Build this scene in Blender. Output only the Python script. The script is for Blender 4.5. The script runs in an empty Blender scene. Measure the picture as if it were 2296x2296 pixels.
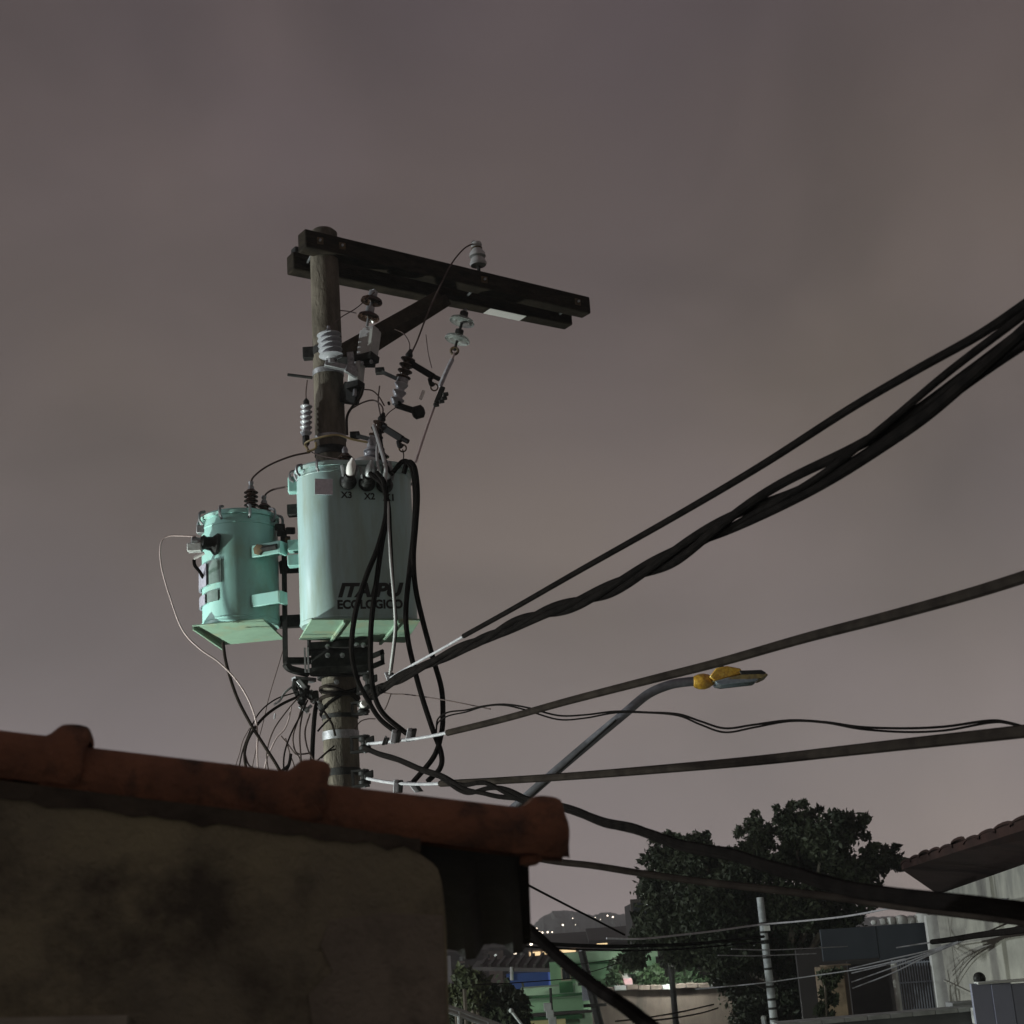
import bpy, math, random
import numpy as np
from mathutils import Vector, Matrix

random.seed(7)
rng = np.random.default_rng(7)
SC = bpy.context.scene
COL = SC.collection
R = math.radians

# ------------------------------------------------------------------ camera
F, HALF = 3430.0, 1148.0
PITCH, ROLL = R(16.0), R(3.9)
CAM = Vector((0, 0, 3.5))
_f = Vector((0, math.cos(PITCH), math.sin(PITCH)))
_r0 = Vector((1, 0, 0)); _u0 = Vector((0, -math.sin(PITCH), math.cos(PITCH)))
_u = _u0 * math.cos(ROLL) + _r0 * math.sin(ROLL)
_r = _r0 * math.cos(ROLL) - _u0 * math.sin(ROLL)
cd = bpy.data.cameras.new('camera'); cam = bpy.data.objects.new('camera', cd); COL.objects.link(cam)
cam.matrix_world = Matrix(((_r.x, _u.x, -_f.x, CAM.x), (_r.y, _u.y, -_f.y, CAM.y), (_r.z, _u.z, -_f.z, CAM.z), (0, 0, 0, 1)))
cd.sensor_width = 36.0; cd.lens = 36.0 * F / (2 * HALF)
cd.clip_start = 0.05; cd.clip_end = 6000
cd.dof.use_dof = True; cd.dof.focus_distance = 11.5; cd.dof.aperture_fstop = 7.0
SC.camera = cam

# ------------------------------------------------------------------ world, sun, exposure
SUN_AZ, SUN_EL = R(4.0), R(5.0)          # low light from the left, a little on the camera's side
to_sun = Vector((-math.cos(SUN_AZ) * math.cos(SUN_EL), -math.sin(SUN_AZ) * math.cos(SUN_EL), math.sin(SUN_EL)))
world = bpy.data.worlds.new('World'); SC.world = world; world.use_nodes = True
nt = world.node_tree; nt.nodes.clear()
N = nt.nodes.new; L = nt.links.new
out = N('ShaderNodeOutputWorld'); addsh = N('ShaderNodeAddShader')
sky = N('ShaderNodeTexSky'); sky.sky_type = 'NISHITA'; sky.sun_disc = False
sky.sun_elevation = SUN_EL; sky.sun_rotation = math.atan2(to_sun.x, to_sun.y)
bgs = N('ShaderNodeBackground'); bgs.inputs['Strength'].default_value = 0.004
L(sky.outputs[0], bgs.inputs[0])
tc = N('ShaderNodeTexCoord'); sep = N('ShaderNodeSeparateXYZ'); L(tc.outputs['Generated'], sep.inputs[0])
mp = N('ShaderNodeMapping'); mp.inputs['Scale'].default_value = (2.2, 2.2, 3.4); L(tc.outputs['Generated'], mp.inputs[0])
nz = N('ShaderNodeTexNoise'); nz.inputs['Scale'].default_value = 1.6; nz.inputs['Detail'].default_value = 5.0
nz.inputs['Roughness'].default_value = 0.45; nz.inputs['Distortion'].default_value = 0.6
L(mp.outputs[0], nz.inputs['Vector'])
ramp = N('ShaderNodeValToRGB'); el = ramp.color_ramp.elements
stops = [(0.0, (0.345, 0.290, 0.280)), (0.09, (0.272, 0.224, 0.216)), (0.20, (0.167, 0.136, 0.125)), (0.34, (0.124, 0.098, 0.086)),
         (0.50, (0.101, 0.077, 0.073)), (0.62, (0.088, 0.067, 0.070)), (1.0, (0.080, 0.062, 0.066))]
el[0].position, el[0].color = stops[0][0], (*stops[0][1], 1)
el[1].position, el[1].color = stops[-1][0], (*stops[-1][1], 1)
for p, c in stops[1:-1]:
    e = el.new(p); e.color = (*c, 1)
L(sep.outputs['Z'], ramp.inputs[0])
mr = N('ShaderNodeMapRange'); mr.inputs['From Min'].default_value = 0.3; mr.inputs['From Max'].default_value = 0.7
mr.inputs['To Min'].default_value = 0.76; mr.inputs['To Max'].default_value = 1.20
L(nz.outputs[0], mr.inputs[0])
mul = N('ShaderNodeVectorMath'); mul.operation = 'SCALE'; L(ramp.outputs[0], mul.inputs[0]); L(mr.outputs[0], mul.inputs['Scale'])
nz2 = N('ShaderNodeTexNoise'); nz2.inputs['Scale'].default_value = 3.1; nz2.inputs['Detail'].default_value = 2.0; L(tc.outputs['Generated'], nz2.inputs['Vector'])
tint = N('ShaderNodeValToRGB'); te = tint.color_ramp.elements
te[0].position, te[0].color, te[1].position, te[1].color = 0.36, (1.02, 1.0, 0.94, 1), 0.64, (0.98, 0.965, 1.02, 1)
L(nz2.outputs[0], tint.inputs[0])
mul2 = N('ShaderNodeVectorMath'); mul2.operation = 'MULTIPLY'; L(mul.outputs[0], mul2.inputs[0]); L(tint.outputs[0], mul2.inputs[1])
bgc = N('ShaderNodeBackground'); bgc.inputs['Strength'].default_value = 1.0; L(mul2.outputs[0], bgc.inputs[0])
L(bgs.outputs[0], addsh.inputs[0]); L(bgc.outputs[0], addsh.inputs[1]); L(addsh.outputs[0], out.inputs[0])

sd = bpy.data.lights.new('sun', 'SUN'); sun = bpy.data.objects.new('sun', sd); COL.objects.link(sun)
sd.energy = 2.2; sd.angle = R(0.8); sd.color = (0.92, 1.0, 1.03)
sun.rotation_euler = (-to_sun).to_track_quat('-Z', 'Y').to_euler()

vs = SC.view_settings
vs.view_transform = 'Standard'; vs.look = 'None'; vs.exposure = 0.0; vs.gamma = 1.0; vs.use_curve_mapping = False
SC.render.engine = 'CYCLES'; SC.cycles.use_denoising = True; SC.cycles.max_bounces = 6
SC.cycles.sample_clamp_indirect = 4.0

# ------------------------------------------------------------------ helpers
def ray(px, py): return _f + _r * ((px - HALF) / F) - _u * ((py - HALF) / F)
def P(px, py, Y): d = ray(px, py); return CAM + d * (Y / d.y)
def PZ(px, py, z): d = ray(px, py); return CAM + d * ((z - CAM.z) / d.z)
def S(n, px, py, Y): return n * (Y / ray(px, py).y) / F          # n photo pixels in metres there
def hit(px, py, o, n): d = ray(px, py); return CAM + d * ((o - CAM).dot(n) / d.dot(n))

def spline(pts, n=8):
    """Catmull-Rom through points"""
    pts = [Vector(p) for p in pts]
    if len(pts) < 3: return pts
    res = []
    ext = [pts[0] * 2 - pts[1]] + pts + [pts[-1] * 2 - pts[-2]]
    for i in range(1, len(ext) - 2):
        a, b, c, d = ext[i - 1], ext[i], ext[i + 1], ext[i + 2]
        for k in range(n):
            t = k / n
            res.append(0.5 * ((2 * b) + (c - a) * t + (2 * a - 5 * b + 4 * c - d) * t * t + (3 * b - a - 3 * c + d) * t ** 3))
    res.append(pts[-1]); return res

class MB:
    def __init__(s): s.v = []; s.f = []
    def add(s, vs, fs):
        o = len(s.v); s.v += [Vector(v) for v in vs]; s.f += [tuple(i + o for i in f) for f in fs]; return s
    def box(s, c, ax, ay, az):
        """centre and three half-extent vectors"""
        c, ax, ay, az = Vector(c), Vector(ax), Vector(ay), Vector(az)
        if ax.cross(ay).dot(az) < 0: ax = -ax
        vs = [c + ax * i + ay * j + az * k for k in (-1, 1) for j in (-1, 1) for i in (-1, 1)]
        return s.add(vs, [(0, 2, 3, 1), (4, 5, 7, 6), (0, 1, 5, 4), (2, 6, 7, 3), (0, 4, 6, 2), (1, 3, 7, 5)])
    def bar(s, p0, p1, w, h, up=(0, 0, 1)):
        p0, p1 = Vector(p0), Vector(p1); d = p1 - p0; u = Vector(up)
        sd_ = d.cross(u).normalized(); u = sd_.cross(d).normalized()
        return s.box((p0 + p1) / 2, d / 2, sd_ * w / 2, u * h / 2)
    def tube(s, pts, r, seg=8, cap=True):
        pts = [Vector(p) for p in pts]; n = len(pts)
        rs = r if isinstance(r, (list, tuple)) else [r] * n
        t0 = (pts[1] - pts[0]).normalized(); nrm = t0.orthogonal().normalized(); vs = []; prev = t0
        for i, p in enumerate(pts):
            t = (pts[min(i + 1, n - 1)] - pts[max(i - 1, 0)]).normalized()
            nrm = prev.rotation_difference(t) @ nrm; nrm = (nrm - t * nrm.dot(t)).normalized(); b = t.cross(nrm); prev = t
            vs += [p + (nrm * math.cos(2 * math.pi * k / seg) + b * math.sin(2 * math.pi * k / seg)) * rs[i] for k in range(seg)]
        fs = [(i * seg + k, i * seg + (k + 1) % seg, (i + 1) * seg + (k + 1) % seg, (i + 1) * seg + k) for i in range(n - 1) for k in range(seg)]
        if cap: fs += [tuple(range(seg))[::-1], tuple(range((n - 1) * seg, n * seg))]
        return s.add(vs, fs)
    def lathe(s, prof, o, axis=(0, 0, 1), seg=18):
        """prof: list of (radius, distance along axis)"""
        o, ax = Vector(o), Vector(axis).normalized(); u = ax.orthogonal().normalized(); w = ax.cross(u); n = len(prof)
        vs = [o + ax * h + (u * math.cos(2 * math.pi * k / seg) + w * math.sin(2 * math.pi * k / seg)) * max(r, 1e-4) for r, h in prof for k in range(seg)]
        fs = [(i * seg + k, i * seg + (k + 1) % seg, (i + 1) * seg + (k + 1) % seg, (i + 1) * seg + k) for i in range(n - 1) for k in range(seg)]
        fs += [tuple(range(seg))[::-1], tuple(range((n - 1) * seg, n * seg))]
        return s.add(vs, fs)
    def ball(s, c, r, seg=12):
        m = 8; return s.lathe([(r * math.sin(math.pi * i / m), -r * math.cos(math.pi * i / m)) for i in range(m + 1)], c, (0, 0, 1), seg)
    def prism(s, poly, ext):
        poly = [Vector(p) for p in poly]; ext = Vector(ext); n = len(poly)
        nn = sum(((poly[i] - poly[0]).cross(poly[i + 1] - poly[0]) for i in range(1, n - 1)), Vector())
        if nn.dot(ext) > 0: poly = poly[::-1]
        vs = poly + [p + ext for p in poly]
        fs = [tuple(range(n)), tuple(range(n, 2 * n))[::-1]] + [(i, i + n, (i + 1) % n + n, (i + 1) % n) for i in range(n)]
        return s.add(vs, fs)
    def torus(s, c, axis, R_, r, seg=16):
        ax = Vector(axis).normalized(); u = ax.orthogonal().normalized(); w = ax.cross(u); c = Vector(c)
        pts = [c + (u * math.cos(a) + w * math.sin(a)) * R_ for a in np.linspace(0, 2 * math.pi, seg + 1)]
        return s.tube(pts, r, 6, False)
    def build(s, name, mat, parent=None, bevel=0.0, flat=False):
        off = parent_loc(parent)
        me = bpy.data.meshes.new(name)
        me.from_pydata([tuple(v - off) for v in s.v], [], s.f); me.update()
        if not flat:
            me.polygons.foreach_set('use_smooth', [True] * len(me.polygons)); me.set_sharp_from_angle(angle=R(35))
        me.materials.append(M[mat])
        o = bpy.data.objects.new(name, me); COL.objects.link(o)
        if parent: o.parent = parent
        if bevel:
            b = o.modifiers.new('bevel', 'BEVEL'); b.width = bevel; b.segments = 2; b.limit_method = 'ANGLE'
        return o

def parent_loc(p):
    v = Vector()
    while p is not None: v += p.location; p = p.parent
    return v
def tag(o, label, cat, group=None, kind=None):
    if label: o['label'] = label
    if cat: o['category'] = cat
    if group: o['group'] = group
    if kind: o['kind'] = kind
    return o
def thing(name, label, cat, loc, group=None):
    o = bpy.data.objects.new(name, None); COL.objects.link(o); o.location = Vector(loc); o.empty_display_size = 0.1
    return tag(o, label, cat, group)
def copy_obj(o, parent=None):
    c = o.copy(); COL.objects.link(c); c.parent = parent; return c

# ------------------------------------------------------------------ materials
M = {}
def pmat(name, c1, c2=None, scale=6.0, rough=0.7, bump=0.0, metal=0.0, detail=5.0, stretch=(1, 1, 1), c3=None, scale3=2.0, lo=0.35, hi=0.65, lo3=0.52, hi3=0.66, bscale=None, spec=0.5, coat=0.0):
    m = bpy.data.materials.new(name); m.use_nodes = True; t = m.node_tree; b = t.nodes['Principled BSDF']
    b.inputs['Roughness'].default_value = rough; b.inputs['Metallic'].default_value = metal
    b.inputs['Specular IOR Level'].default_value = spec; b.inputs['Coat Weight'].default_value = coat
    b.inputs['Base Color'].default_value = (*c1, 1)
    tcn = t.nodes.new('ShaderNodeTexCoord'); mpn = t.nodes.new('ShaderNodeMapping'); mpn.inputs['Scale'].default_value = stretch
    t.links.new(tcn.outputs['Object'], mpn.inputs[0])
    def noise(sc, det=detail):
        n = t.nodes.new('ShaderNodeTexNoise'); n.inputs['Scale'].default_value = sc; n.inputs['Detail'].default_value = det
        n.inputs['Roughness'].default_value = 0.62; t.links.new(mpn.outputs[0], n.inputs['Vector']); return n
    col = None
    if c2:
        n = noise(scale); r = t.nodes.new('ShaderNodeValToRGB'); e = r.color_ramp.elements
        e[0].position, e[0].color, e[1].position, e[1].color = lo, (*c1, 1), hi, (*c2, 1)
        t.links.new(n.outputs[0], r.inputs[0]); col = r.outputs[0]
        rr = t.nodes.new('ShaderNodeMapRange'); rr.inputs['To Min'].default_value = max(0.05, rough - 0.12); rr.inputs['To Max'].default_value = min(1, rough + 0.12)
        t.links.new(n.outputs[0], rr.inputs[0]); t.links.new(rr.outputs[0], b.inputs['Roughness'])
    if c3:
        n = noise(scale3); r = t.nodes.new('ShaderNodeValToRGB'); e = r.color_ramp.elements
        e[0].position, e[0].color, e[1].position, e[1].color = lo3, (0, 0, 0, 1), hi3, (1, 1, 1, 1)
        mx = t.nodes.new('ShaderNodeMix'); mx.data_type = 'RGBA'; mx.inputs[7].default_value = (*c3, 1)
        t.links.new(n.outputs[0], r.inputs[0]); t.links.new(r.outputs[0], mx.inputs[0])
        if col: t.links.new(col, mx.inputs[6])
        else: mx.inputs[6].default_value = (*c1, 1)
        col = mx.outputs[2]
    if col: t.links.new(col, b.inputs['Base Color'])
    if bump:
        n = noise(bscale or scale * 3, 8); bp = t.nodes.new('ShaderNodeBump'); bp.inputs['Strength'].default_value = bump; bp.inputs['Distance'].default_value = 0.02
        t.links.new(n.outputs[0], bp.inputs['Height']); t.links.new(bp.outputs[0], b.inputs['Normal'])
    M[name] = m; return m
def emat(name, c, strength):
    m = bpy.data.materials.new(name); m.use_nodes = True; b = m.node_tree.nodes['Principled BSDF']
    b.inputs['Base Color'].default_value = (0.4, 0.4, 0.4, 1); b.inputs['Emission Color'].default_value = (*c, 1); b.inputs['Emission Strength'].default_value = strength
    M[name] = m
pmat('ground', (0.05, 0.05, 0.05), (0.09, 0.085, 0.08), 0.8, 0.9, 0.3)
pmat('concrete_pole', (0.175, 0.150, 0.120), (0.082, 0.070, 0.055), 11, 0.95, 0.8, detail=9, spec=0.15, c3=(0.062, 0.053, 0.044), scale3=3.2, stretch=(1, 1, 0.35), bscale=40)
pmat('old_wood', (0.014, 0.011, 0.0085), (0.034, 0.026, 0.019), 7, 0.95, 0.7, spec=0.1, stretch=(1, 1, 4), bscale=22)
pmat('brace_wood', (0.030, 0.023, 0.017), (0.060, 0.045, 0.033), 8, 0.9, 0.5, spec=0.15)
pmat('galvanised', (0.34, 0.34, 0.35), (0.20, 0.20, 0.21), 30, 0.5, 0.1, 0.7)
pmat('dark_steel', (0.014, 0.014, 0.014), (0.034, 0.032, 0.030), 25, 0.7, 0.2, 0.0, spec=0.15)
pmat('rust_steel', (0.06, 0.045, 0.03), (0.14, 0.09, 0.04), 25, 0.8, 0.2, 0.2)
pmat('mint_paint', (0.32, 0.565, 0.52), (0.28, 0.515, 0.465), 4, 0.42, 0.04, c3=(0.26, 0.37, 0.28), scale3=4.5, lo3=0.52, hi3=0.78, spec=0.35, stretch=(1.5, 1.5, .7))
pmat('big_mint_paint', (0.36, 0.50, 0.505), (0.325, 0.455, 0.435), 3, 0.42, 0.04, c3=(0.27, 0.335, 0.275), scale3=3.5, lo3=0.45, hi3=0.75, stretch=(3, 3, 0.5), spec=0.3)
pmat('base_paint', (0.28, 0.42, 0.31), (0.22, 0.34, 0.25), 5, 0.6, 0.08, c3=(0.31, 0.35, 0.23), scale3=4)
pmat('black_paint', (0.008, 0.009, 0.008), rough=0.7)
pmat('label_plate', (0.66, 0.62, 0.68), (0.52, 0.49, 0.55), 40, 0.5)
pmat('nameplate', (0.40, 0.38, 0.45), (0.28, 0.27, 0.32), 60, 0.45, 0.2, 0.2)
pmat('dark_plate', (0.16, 0.22, 0.20), (0.09, 0.14, 0.12), 15, 0.5)
pmat('porcelain_grey', (0.42, 0.42, 0.45), (0.33, 0.33, 0.36), 12, 0.3)
pmat('porcelain_brown', (0.035, 0.02, 0.015), (0.055, 0.03, 0.02), 12, 0.18)
pmat('black_polymer', (0.010, 0.010, 0.010), (0.018, 0.017, 0.016), 20, 0.5, spec=0.15)
pmat('cable_black', (0.006, 0.0052, 0.005), (0.011, 0.0092, 0.0085), 14, 0.9, 0.1, spec=0.0)
pmat('cable_weathered', (0.016, 0.0125, 0.011), (0.030, 0.024, 0.020), 10, 0.8, 0.15, spec=0.0)
pmat('wire_brown', (0.075, 0.053, 0.048), (0.11, 0.078, 0.07), 10, 0.7, spec=0.2)
pmat('wire_pink', (0.48, 0.37, 0.36), (0.36, 0.28, 0.27), 8, 0.6)
pmat('wire_yellow', (0.42, 0.33, 0.16), (0.32, 0.24, 0.11), 8, 0.5)
pmat('bare_wire', (0.42, 0.41, 0.43), (0.28, 0.27, 0.29), 30, 0.55, 0, 0.0)
pmat('grey_fuse', (0.47, 0.47, 0.46), (0.36, 0.36, 0.35), 12, 0.6, 0.1)
pmat('white_tube', (0.78, 0.74, 0.72), rough=0.5)
pmat('amber', (0.74, 0.44, 0.04), (0.42, 0.20, 0.02), 55, 0.35, 0.3, coat=0.4, c3=(0.62, 0.42, 0.07), scale3=24, lo3=.56, hi3=.66)
pmat('lamp_rim', (0.30, 0.23, 0.08), (0.13, 0.10, 0.05), 40, 0.4, 0.2)
pmat('lamp_glass', (0.30, 0.36, 0.40), (0.20, 0.25, 0.29), 40, 0.15, 0, 0.1)
pmat('lamp_arm', (0.13, 0.13, 0.15), (0.20, 0.20, 0.22), 22, 0.6, 0.2, 0.5)
pmat('terracotta', (0.30, 0.140, 0.080), (0.19, 0.095, 0.060), 9, 0.9, 0.7, detail=9, c3=(0.07, 0.052, 0.042), scale3=6.5, lo3=0.49, hi3=0.60, bscale=70, spec=0.15)
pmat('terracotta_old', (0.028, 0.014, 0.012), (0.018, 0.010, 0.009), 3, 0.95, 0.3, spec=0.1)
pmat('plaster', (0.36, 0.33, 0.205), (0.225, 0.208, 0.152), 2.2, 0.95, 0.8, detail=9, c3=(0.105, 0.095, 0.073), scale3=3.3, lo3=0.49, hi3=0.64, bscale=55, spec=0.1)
pmat('render_patch', (0.30, 0.27, 0.21), (0.20, 0.18, 0.14), 3.0, 0.95, 0.7, detail=9, c3=(0.085, 0.074, 0.058), scale3=4, lo3=0.52, hi3=0.72, bscale=55, spec=0.1)
pmat('mortar', (0.05, 0.041, 0.030), (0.10, 0.083, 0.058), 9, 0.95, 0.6)  # real mortar, its tone darkened to carry the shadow beneath the cap tiles
pmat('roof_sheet', (0.045, 0.038, 0.035), (0.07, 0.06, 0.055), 6, 0.9, 0.3)
pmat('pale_ledge', (0.32, 0.31, 0.24), (0.24, 0.23, 0.18), 8, 0.9)
pmat('bark', (0.10, 0.08, 0.06), (0.05, 0.04, 0.03), 8, 0.95, 0.6, stretch=(1, 1, 0.3))
pmat('pale_bark', (0.26, 0.24, 0.20), (0.17, 0.15, 0.12), 8, 0.95, 0.5, stretch=(1, 1, 0.3))
pmat('leaf_dark', (0.019, 0.026, 0.014), (0.044, 0.053, 0.029), 1.2, 0.6, spec=0.2)
pmat('leaf_green', (0.026, 0.052, 0.022), (0.045, 0.078, 0.033), 1.5, 0.55)
pmat('leaf_olive', (0.060, 0.066, 0.022), (0.033, 0.042, 0.016), 2.0, 0.6)
pmat('house_wall', (0.30, 0.29, 0.25), (0.225, 0.218, 0.19), 5.0, 0.95, 0.6, detail=9, stretch=(1, 0.25, 1), c3=(0.15, 0.145, 0.125), scale3=1.5, lo3=0.5, hi3=0.72)
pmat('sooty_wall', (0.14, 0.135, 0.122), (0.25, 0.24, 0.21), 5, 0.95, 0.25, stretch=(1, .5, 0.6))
pmat('white_wall', (0.52, 0.52, 0.50), (0.38, 0.38, 0.36), 5, 0.9, 0.2)
pmat('navy_metal', (0.020, 0.026, 0.036), (0.030, 0.038, 0.048), 3, 0.6, 0.05, 0.1)
pmat('bar_steel', (0.30, 0.32, 0.37), (0.20, 0.21, 0.25), 12, 0.6, 0, 0.3)
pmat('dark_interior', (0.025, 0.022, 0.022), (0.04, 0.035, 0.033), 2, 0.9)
pmat('tan_wall', (0.24, 0.175, 0.11), (0.10, 0.075, 0.05), 5, 0.9, 0.3, c3=(0.07, 0.06, 0.04), scale3=3.5)
pmat('grey_wall', (0.13, 0.135, 0.14), (0.09, 0.095, 0.10), 2.5, 0.95, 0.2)
pmat('coping', (0.34, 0.35, 0.34), (0.24, 0.25, 0.24), 8, 0.9, 0.2)
pmat('blue_grey_panel', (0.20, 0.205, 0.27), (0.165, 0.17, 0.225), 1.5, 0.55, 0.03)
pmat('weathered_post', (0.34, 0.36, 0.36), (0.20, 0.21, 0.22), 12, 0.7, 0.3, 0.2)
pmat('green_wall', (0.27, 0.47, 0.28), (0.22, 0.40, 0.23), 1.2, 0.9, 0.05)
pmat('pale_green_wall', (0.36, 0.52, 0.36), (0.28, 0.43, 0.28), 1.5, 0.9, 0.05)
pmat('deep_green_wall', (0.045, 0.16, 0.06), (0.03, 0.11, 0.045), 1.5, 0.9, 0.05)
pmat('yellow_wall', (0.60, 0.56, 0.27), (0.5, 0.46, 0.22), 3, 0.9)
pmat('cream_frame', (0.5, 0.46, 0.33), rough=0.8)
pmat('window_glass', (0.03, 0.035, 0.04), rough=0.1)
pmat('blue_wall', (0.07, 0.13, 0.42), (0.055, 0.10, 0.34), 3, 0.85)
pmat('dark_roof', (0.045, 0.04, 0.038), (0.07, 0.06, 0.055), 3, 0.95, 0.3)
pmat('brown_wall', (0.15, 0.118, 0.096), (0.085, 0.066, 0.055), 1.8, 0.95, 0.3, c3=(0.06, 0.05, 0.042), scale3=1.6, stretch=(1.5, 1.5, 0.5))
pmat('pink_paint', (0.70, 0.36, 0.40), (0.62, 0.45, 0.47), 6, 0.8)
pmat('far_wall', (0.30, 0.24, 0.21), (0.2, 0.165, 0.15), 0.3, 0.95)
pmat('hill', (0.045, 0.05, 0.04), (0.07, 0.07, 0.06), 0.02, 1.0)
emat('hill_lamp', (1.0, 0.84, 0.66), 4.0)
emat('lit_window', (1.0, 0.72, 0.38), 1.1)
emat('lantern', (0.95, 1.0, 0.93), 20.0)

# ------------------------------------------------------------------ ground and hill
m = MB(); m.add([(-3000, -400, 0), (3000, -400, 0), (3000, 4000, 0), (-3000, 4000, 0)], [(0, 1, 2, 3)])
tag(m.build('ground', 'ground', flat=True), 'dark asphalt and earth ground below the roofs', 'ground', kind='structure')
prof = [(700, 2075), (900, 2070), (1050, 2085), (1185, 2082), (1203, 2068), (1222, 2052), (1240, 2043), (1270, 2041), (1300, 2045), (1330, 2054), (1350, 2047),
        (1385, 2049), (1410, 2056), (1440, 2062), (1600, 2050), (1900, 2060), (2300, 2040), (2500, 2050)]
top = []
for (a, b), (c, d) in zip(prof[:-1], prof[1:]):
    k = max(2, int((c - a) / 5))
    for i in range(k):
        t = i / k; top.append((a + (c - a) * t, b + (d - b) * t + random.uniform(-1.6, 1.6)))
vs_, fs_ = [], []
HY = 620.0; rows = 10
for x, y in top:
    tp = P(x, y, HY)
    for j in range(rows):
        s_ = j / (rows - 1)
        vs_.append((tp.x * (1 - 0.25 * s_) + rng.normal() * .4, HY - 260 * s_ + rng.normal() * 1, tp.z * (1 - s_ ** 1.3) + (rng.normal() * 0.35 if 0 < j < rows - 1 else 0)))
for i in range(len(top) - 1):
    for j in range(rows - 1):
        a = i * rows + j; fs_.append((a, a + 1, a + rows + 1, a + rows))
m = MB(); m.add(vs_, fs_); hill = tag(m.build('hill', 'hill'), 'far wooded hill with scattered street lamps', 'hill', kind='structure')
hill_front = lambda px, py: P(px, py, 470 if py > 2075 else 560)
HLAB = ['single hill lamp just above the row of lamps at the hill foot', 'first lamp of the hill foot row, nearest the dark roof', 'second lamp of the close row at the hill foot', 'third lamp of the close row at the hill foot',
        'small last lamp of the close row at the hill foot', 'bright lone lamp halfway up the dark hill', 'bright lone lamp low on the hill slope near the tree', 'first of two touching lamps at the very bottom of the hill',
        'second of two touching lamps at the very bottom of the hill', 'first of the bright lamp pair on the hill crest by the tree', 'second of the bright lamp pair on the hill crest by the tree', 'faint lamp just below the bright pair on the crest',
        'faintest lamp left of the bright pair on the crest', 'faint lamp high on the middle of the hill', 'faint lamp in the middle of the hill slope']
for px, py, r in [(1203, 2082, 3.4), (1209, 2090, 4), (1216, 2091, 3.6), (1228, 2090, 3.6), (1238, 2090, 2.6), (1262, 2074, 3.8), (1320, 2089, 4), (1265, 2110, 3.4), (1271, 2109, 3.2),
                  (1362, 2053, 3), (1374, 2056, 3.4), (1346, 2062, 1.6), (1335, 2057, 1.6), (1284, 2059, 1.8), (1290, 2074, 1.5)]:
    Y = 350.0 if py > 2085 else 440.0
    c = P(px, py, Y); rr = S(r * .55, px, py, Y)
    t = thing('hill_lamp', HLAB.pop(0), 'street lamp', c - Vector((0, 0, 4)), 'lamps on the far hillside')
    MB().ball(c, rr, 8).build('bulb', 'hill_lamp', t); MB().tube([c - Vector((0, 0, 7)), c], 0.08, 5).build('post', 'dark_steel', t)

# far row of houses with lit windows, each its own thing
def far_house(px0, px1, ptop, pbot, Y, matn, label, lit=(), dark=()):
    a = P(px0, ptop, Y); b = P(px1, ptop, Y); zt = (a.z + b.z) / 2; zb = P((px0 + px1) / 2, pbot, Y).z - 3
    t = thing('far_house', label, 'house', ((a.x + b.x) / 2, Y, zb), 'far houses below the hill')
    MB().box(((a.x + b.x) / 2, Y + 4, (zt + zb) / 2), ((b.x - a.x) / 2, 0, 0), (0, 4, 0), (0, 0, (zt - zb) / 2)).build('wall', matn, t)
    MB().prism([(a.x - .3, Y - .4, zt), (b.x + .3, Y - .4, zt), (b.x + .3, Y + 4, zt + .7), (a.x - .3, Y + 4, zt + .7)], (0, 0, 0.18)).build('roof', 'dark_roof', t)
    for (x0, x1, y0, y1), mm in [(w, 'lit_window') for w in lit] + [(w, 'window_glass') for w in dark]:
        p0 = P(x0, y0, Y - .05); p1 = P(x1, y1, Y - .05)
        w = MB().box(((p0.x + p1.x) / 2, Y - .04, (p0.z + p1.z) / 2), ((p1.x - p0.x) / 2, 0, 0), (0, .06, 0), (0, 0, abs(p0.z - p1.z) / 2)).build('window', mm, t)
        MB().box(((p0.x + p1.x) / 2, Y - .08, min(p0.z, p1.z) - .08), ((p1.x - p0.x) / 2 + .1, 0, 0), (0, .1, 0), (0, 0, .05)).build('sill', 'far_wall', w)
far_house(1085, 1124, 2132, 2162, 95, 'far_wall', 'pinkish far house with plain wall, leftmost below the hill', dark=[(1092, 1098, 2140, 2148), (1108, 1114, 2139, 2147)])
far_house(1126, 1182, 2128, 2158, 100, 'dark_roof', 'dim far house beside the bright window row, one white lamp', dark=[(1166, 1174, 2136, 2146)])
far_house(1184, 1250, 2129, 2158, 92, 'far_wall', 'far house with a long amber lit window band', lit=[(1187, 1212, 2135, 2142), (1216, 1232, 2134, 2139)])
far_house(1251, 1330, 2125, 2156, 90, 'far_wall', 'far house with a thin amber lit strip under dark roof', lit=[(1254, 1291, 2130, 2135)])
far_house(1332, 1450, 2112, 2150, 88, 'dark_roof', 'dark far house with one amber lit window by the tree', lit=[(1338, 1362, 2112.5, 2117)])
far_house(1010, 1083, 2140, 2166, 85, 'dark_roof', 'dark far house seen under the scalloped roof edge', dark=[(1030, 1038, 2146, 2154)])
for px, py in [(1155, 2137), (1191, 2117)]:
    c = P(px, py, 84); t = thing('street_lamp', 'white lamp globe shining among the far houses' if px < 1180 else 'small white lamp just below the scalloped roof corner', 'street lamp', (c.x, c.y, 0))
    MB().ball(c, S(3.4, px, py, 84), 8).build('globe', 'hill_lamp', t); MB().tube([(c.x, c.y, 0), c], 0.06, 6).build('post', 'dark_steel', t)

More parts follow.
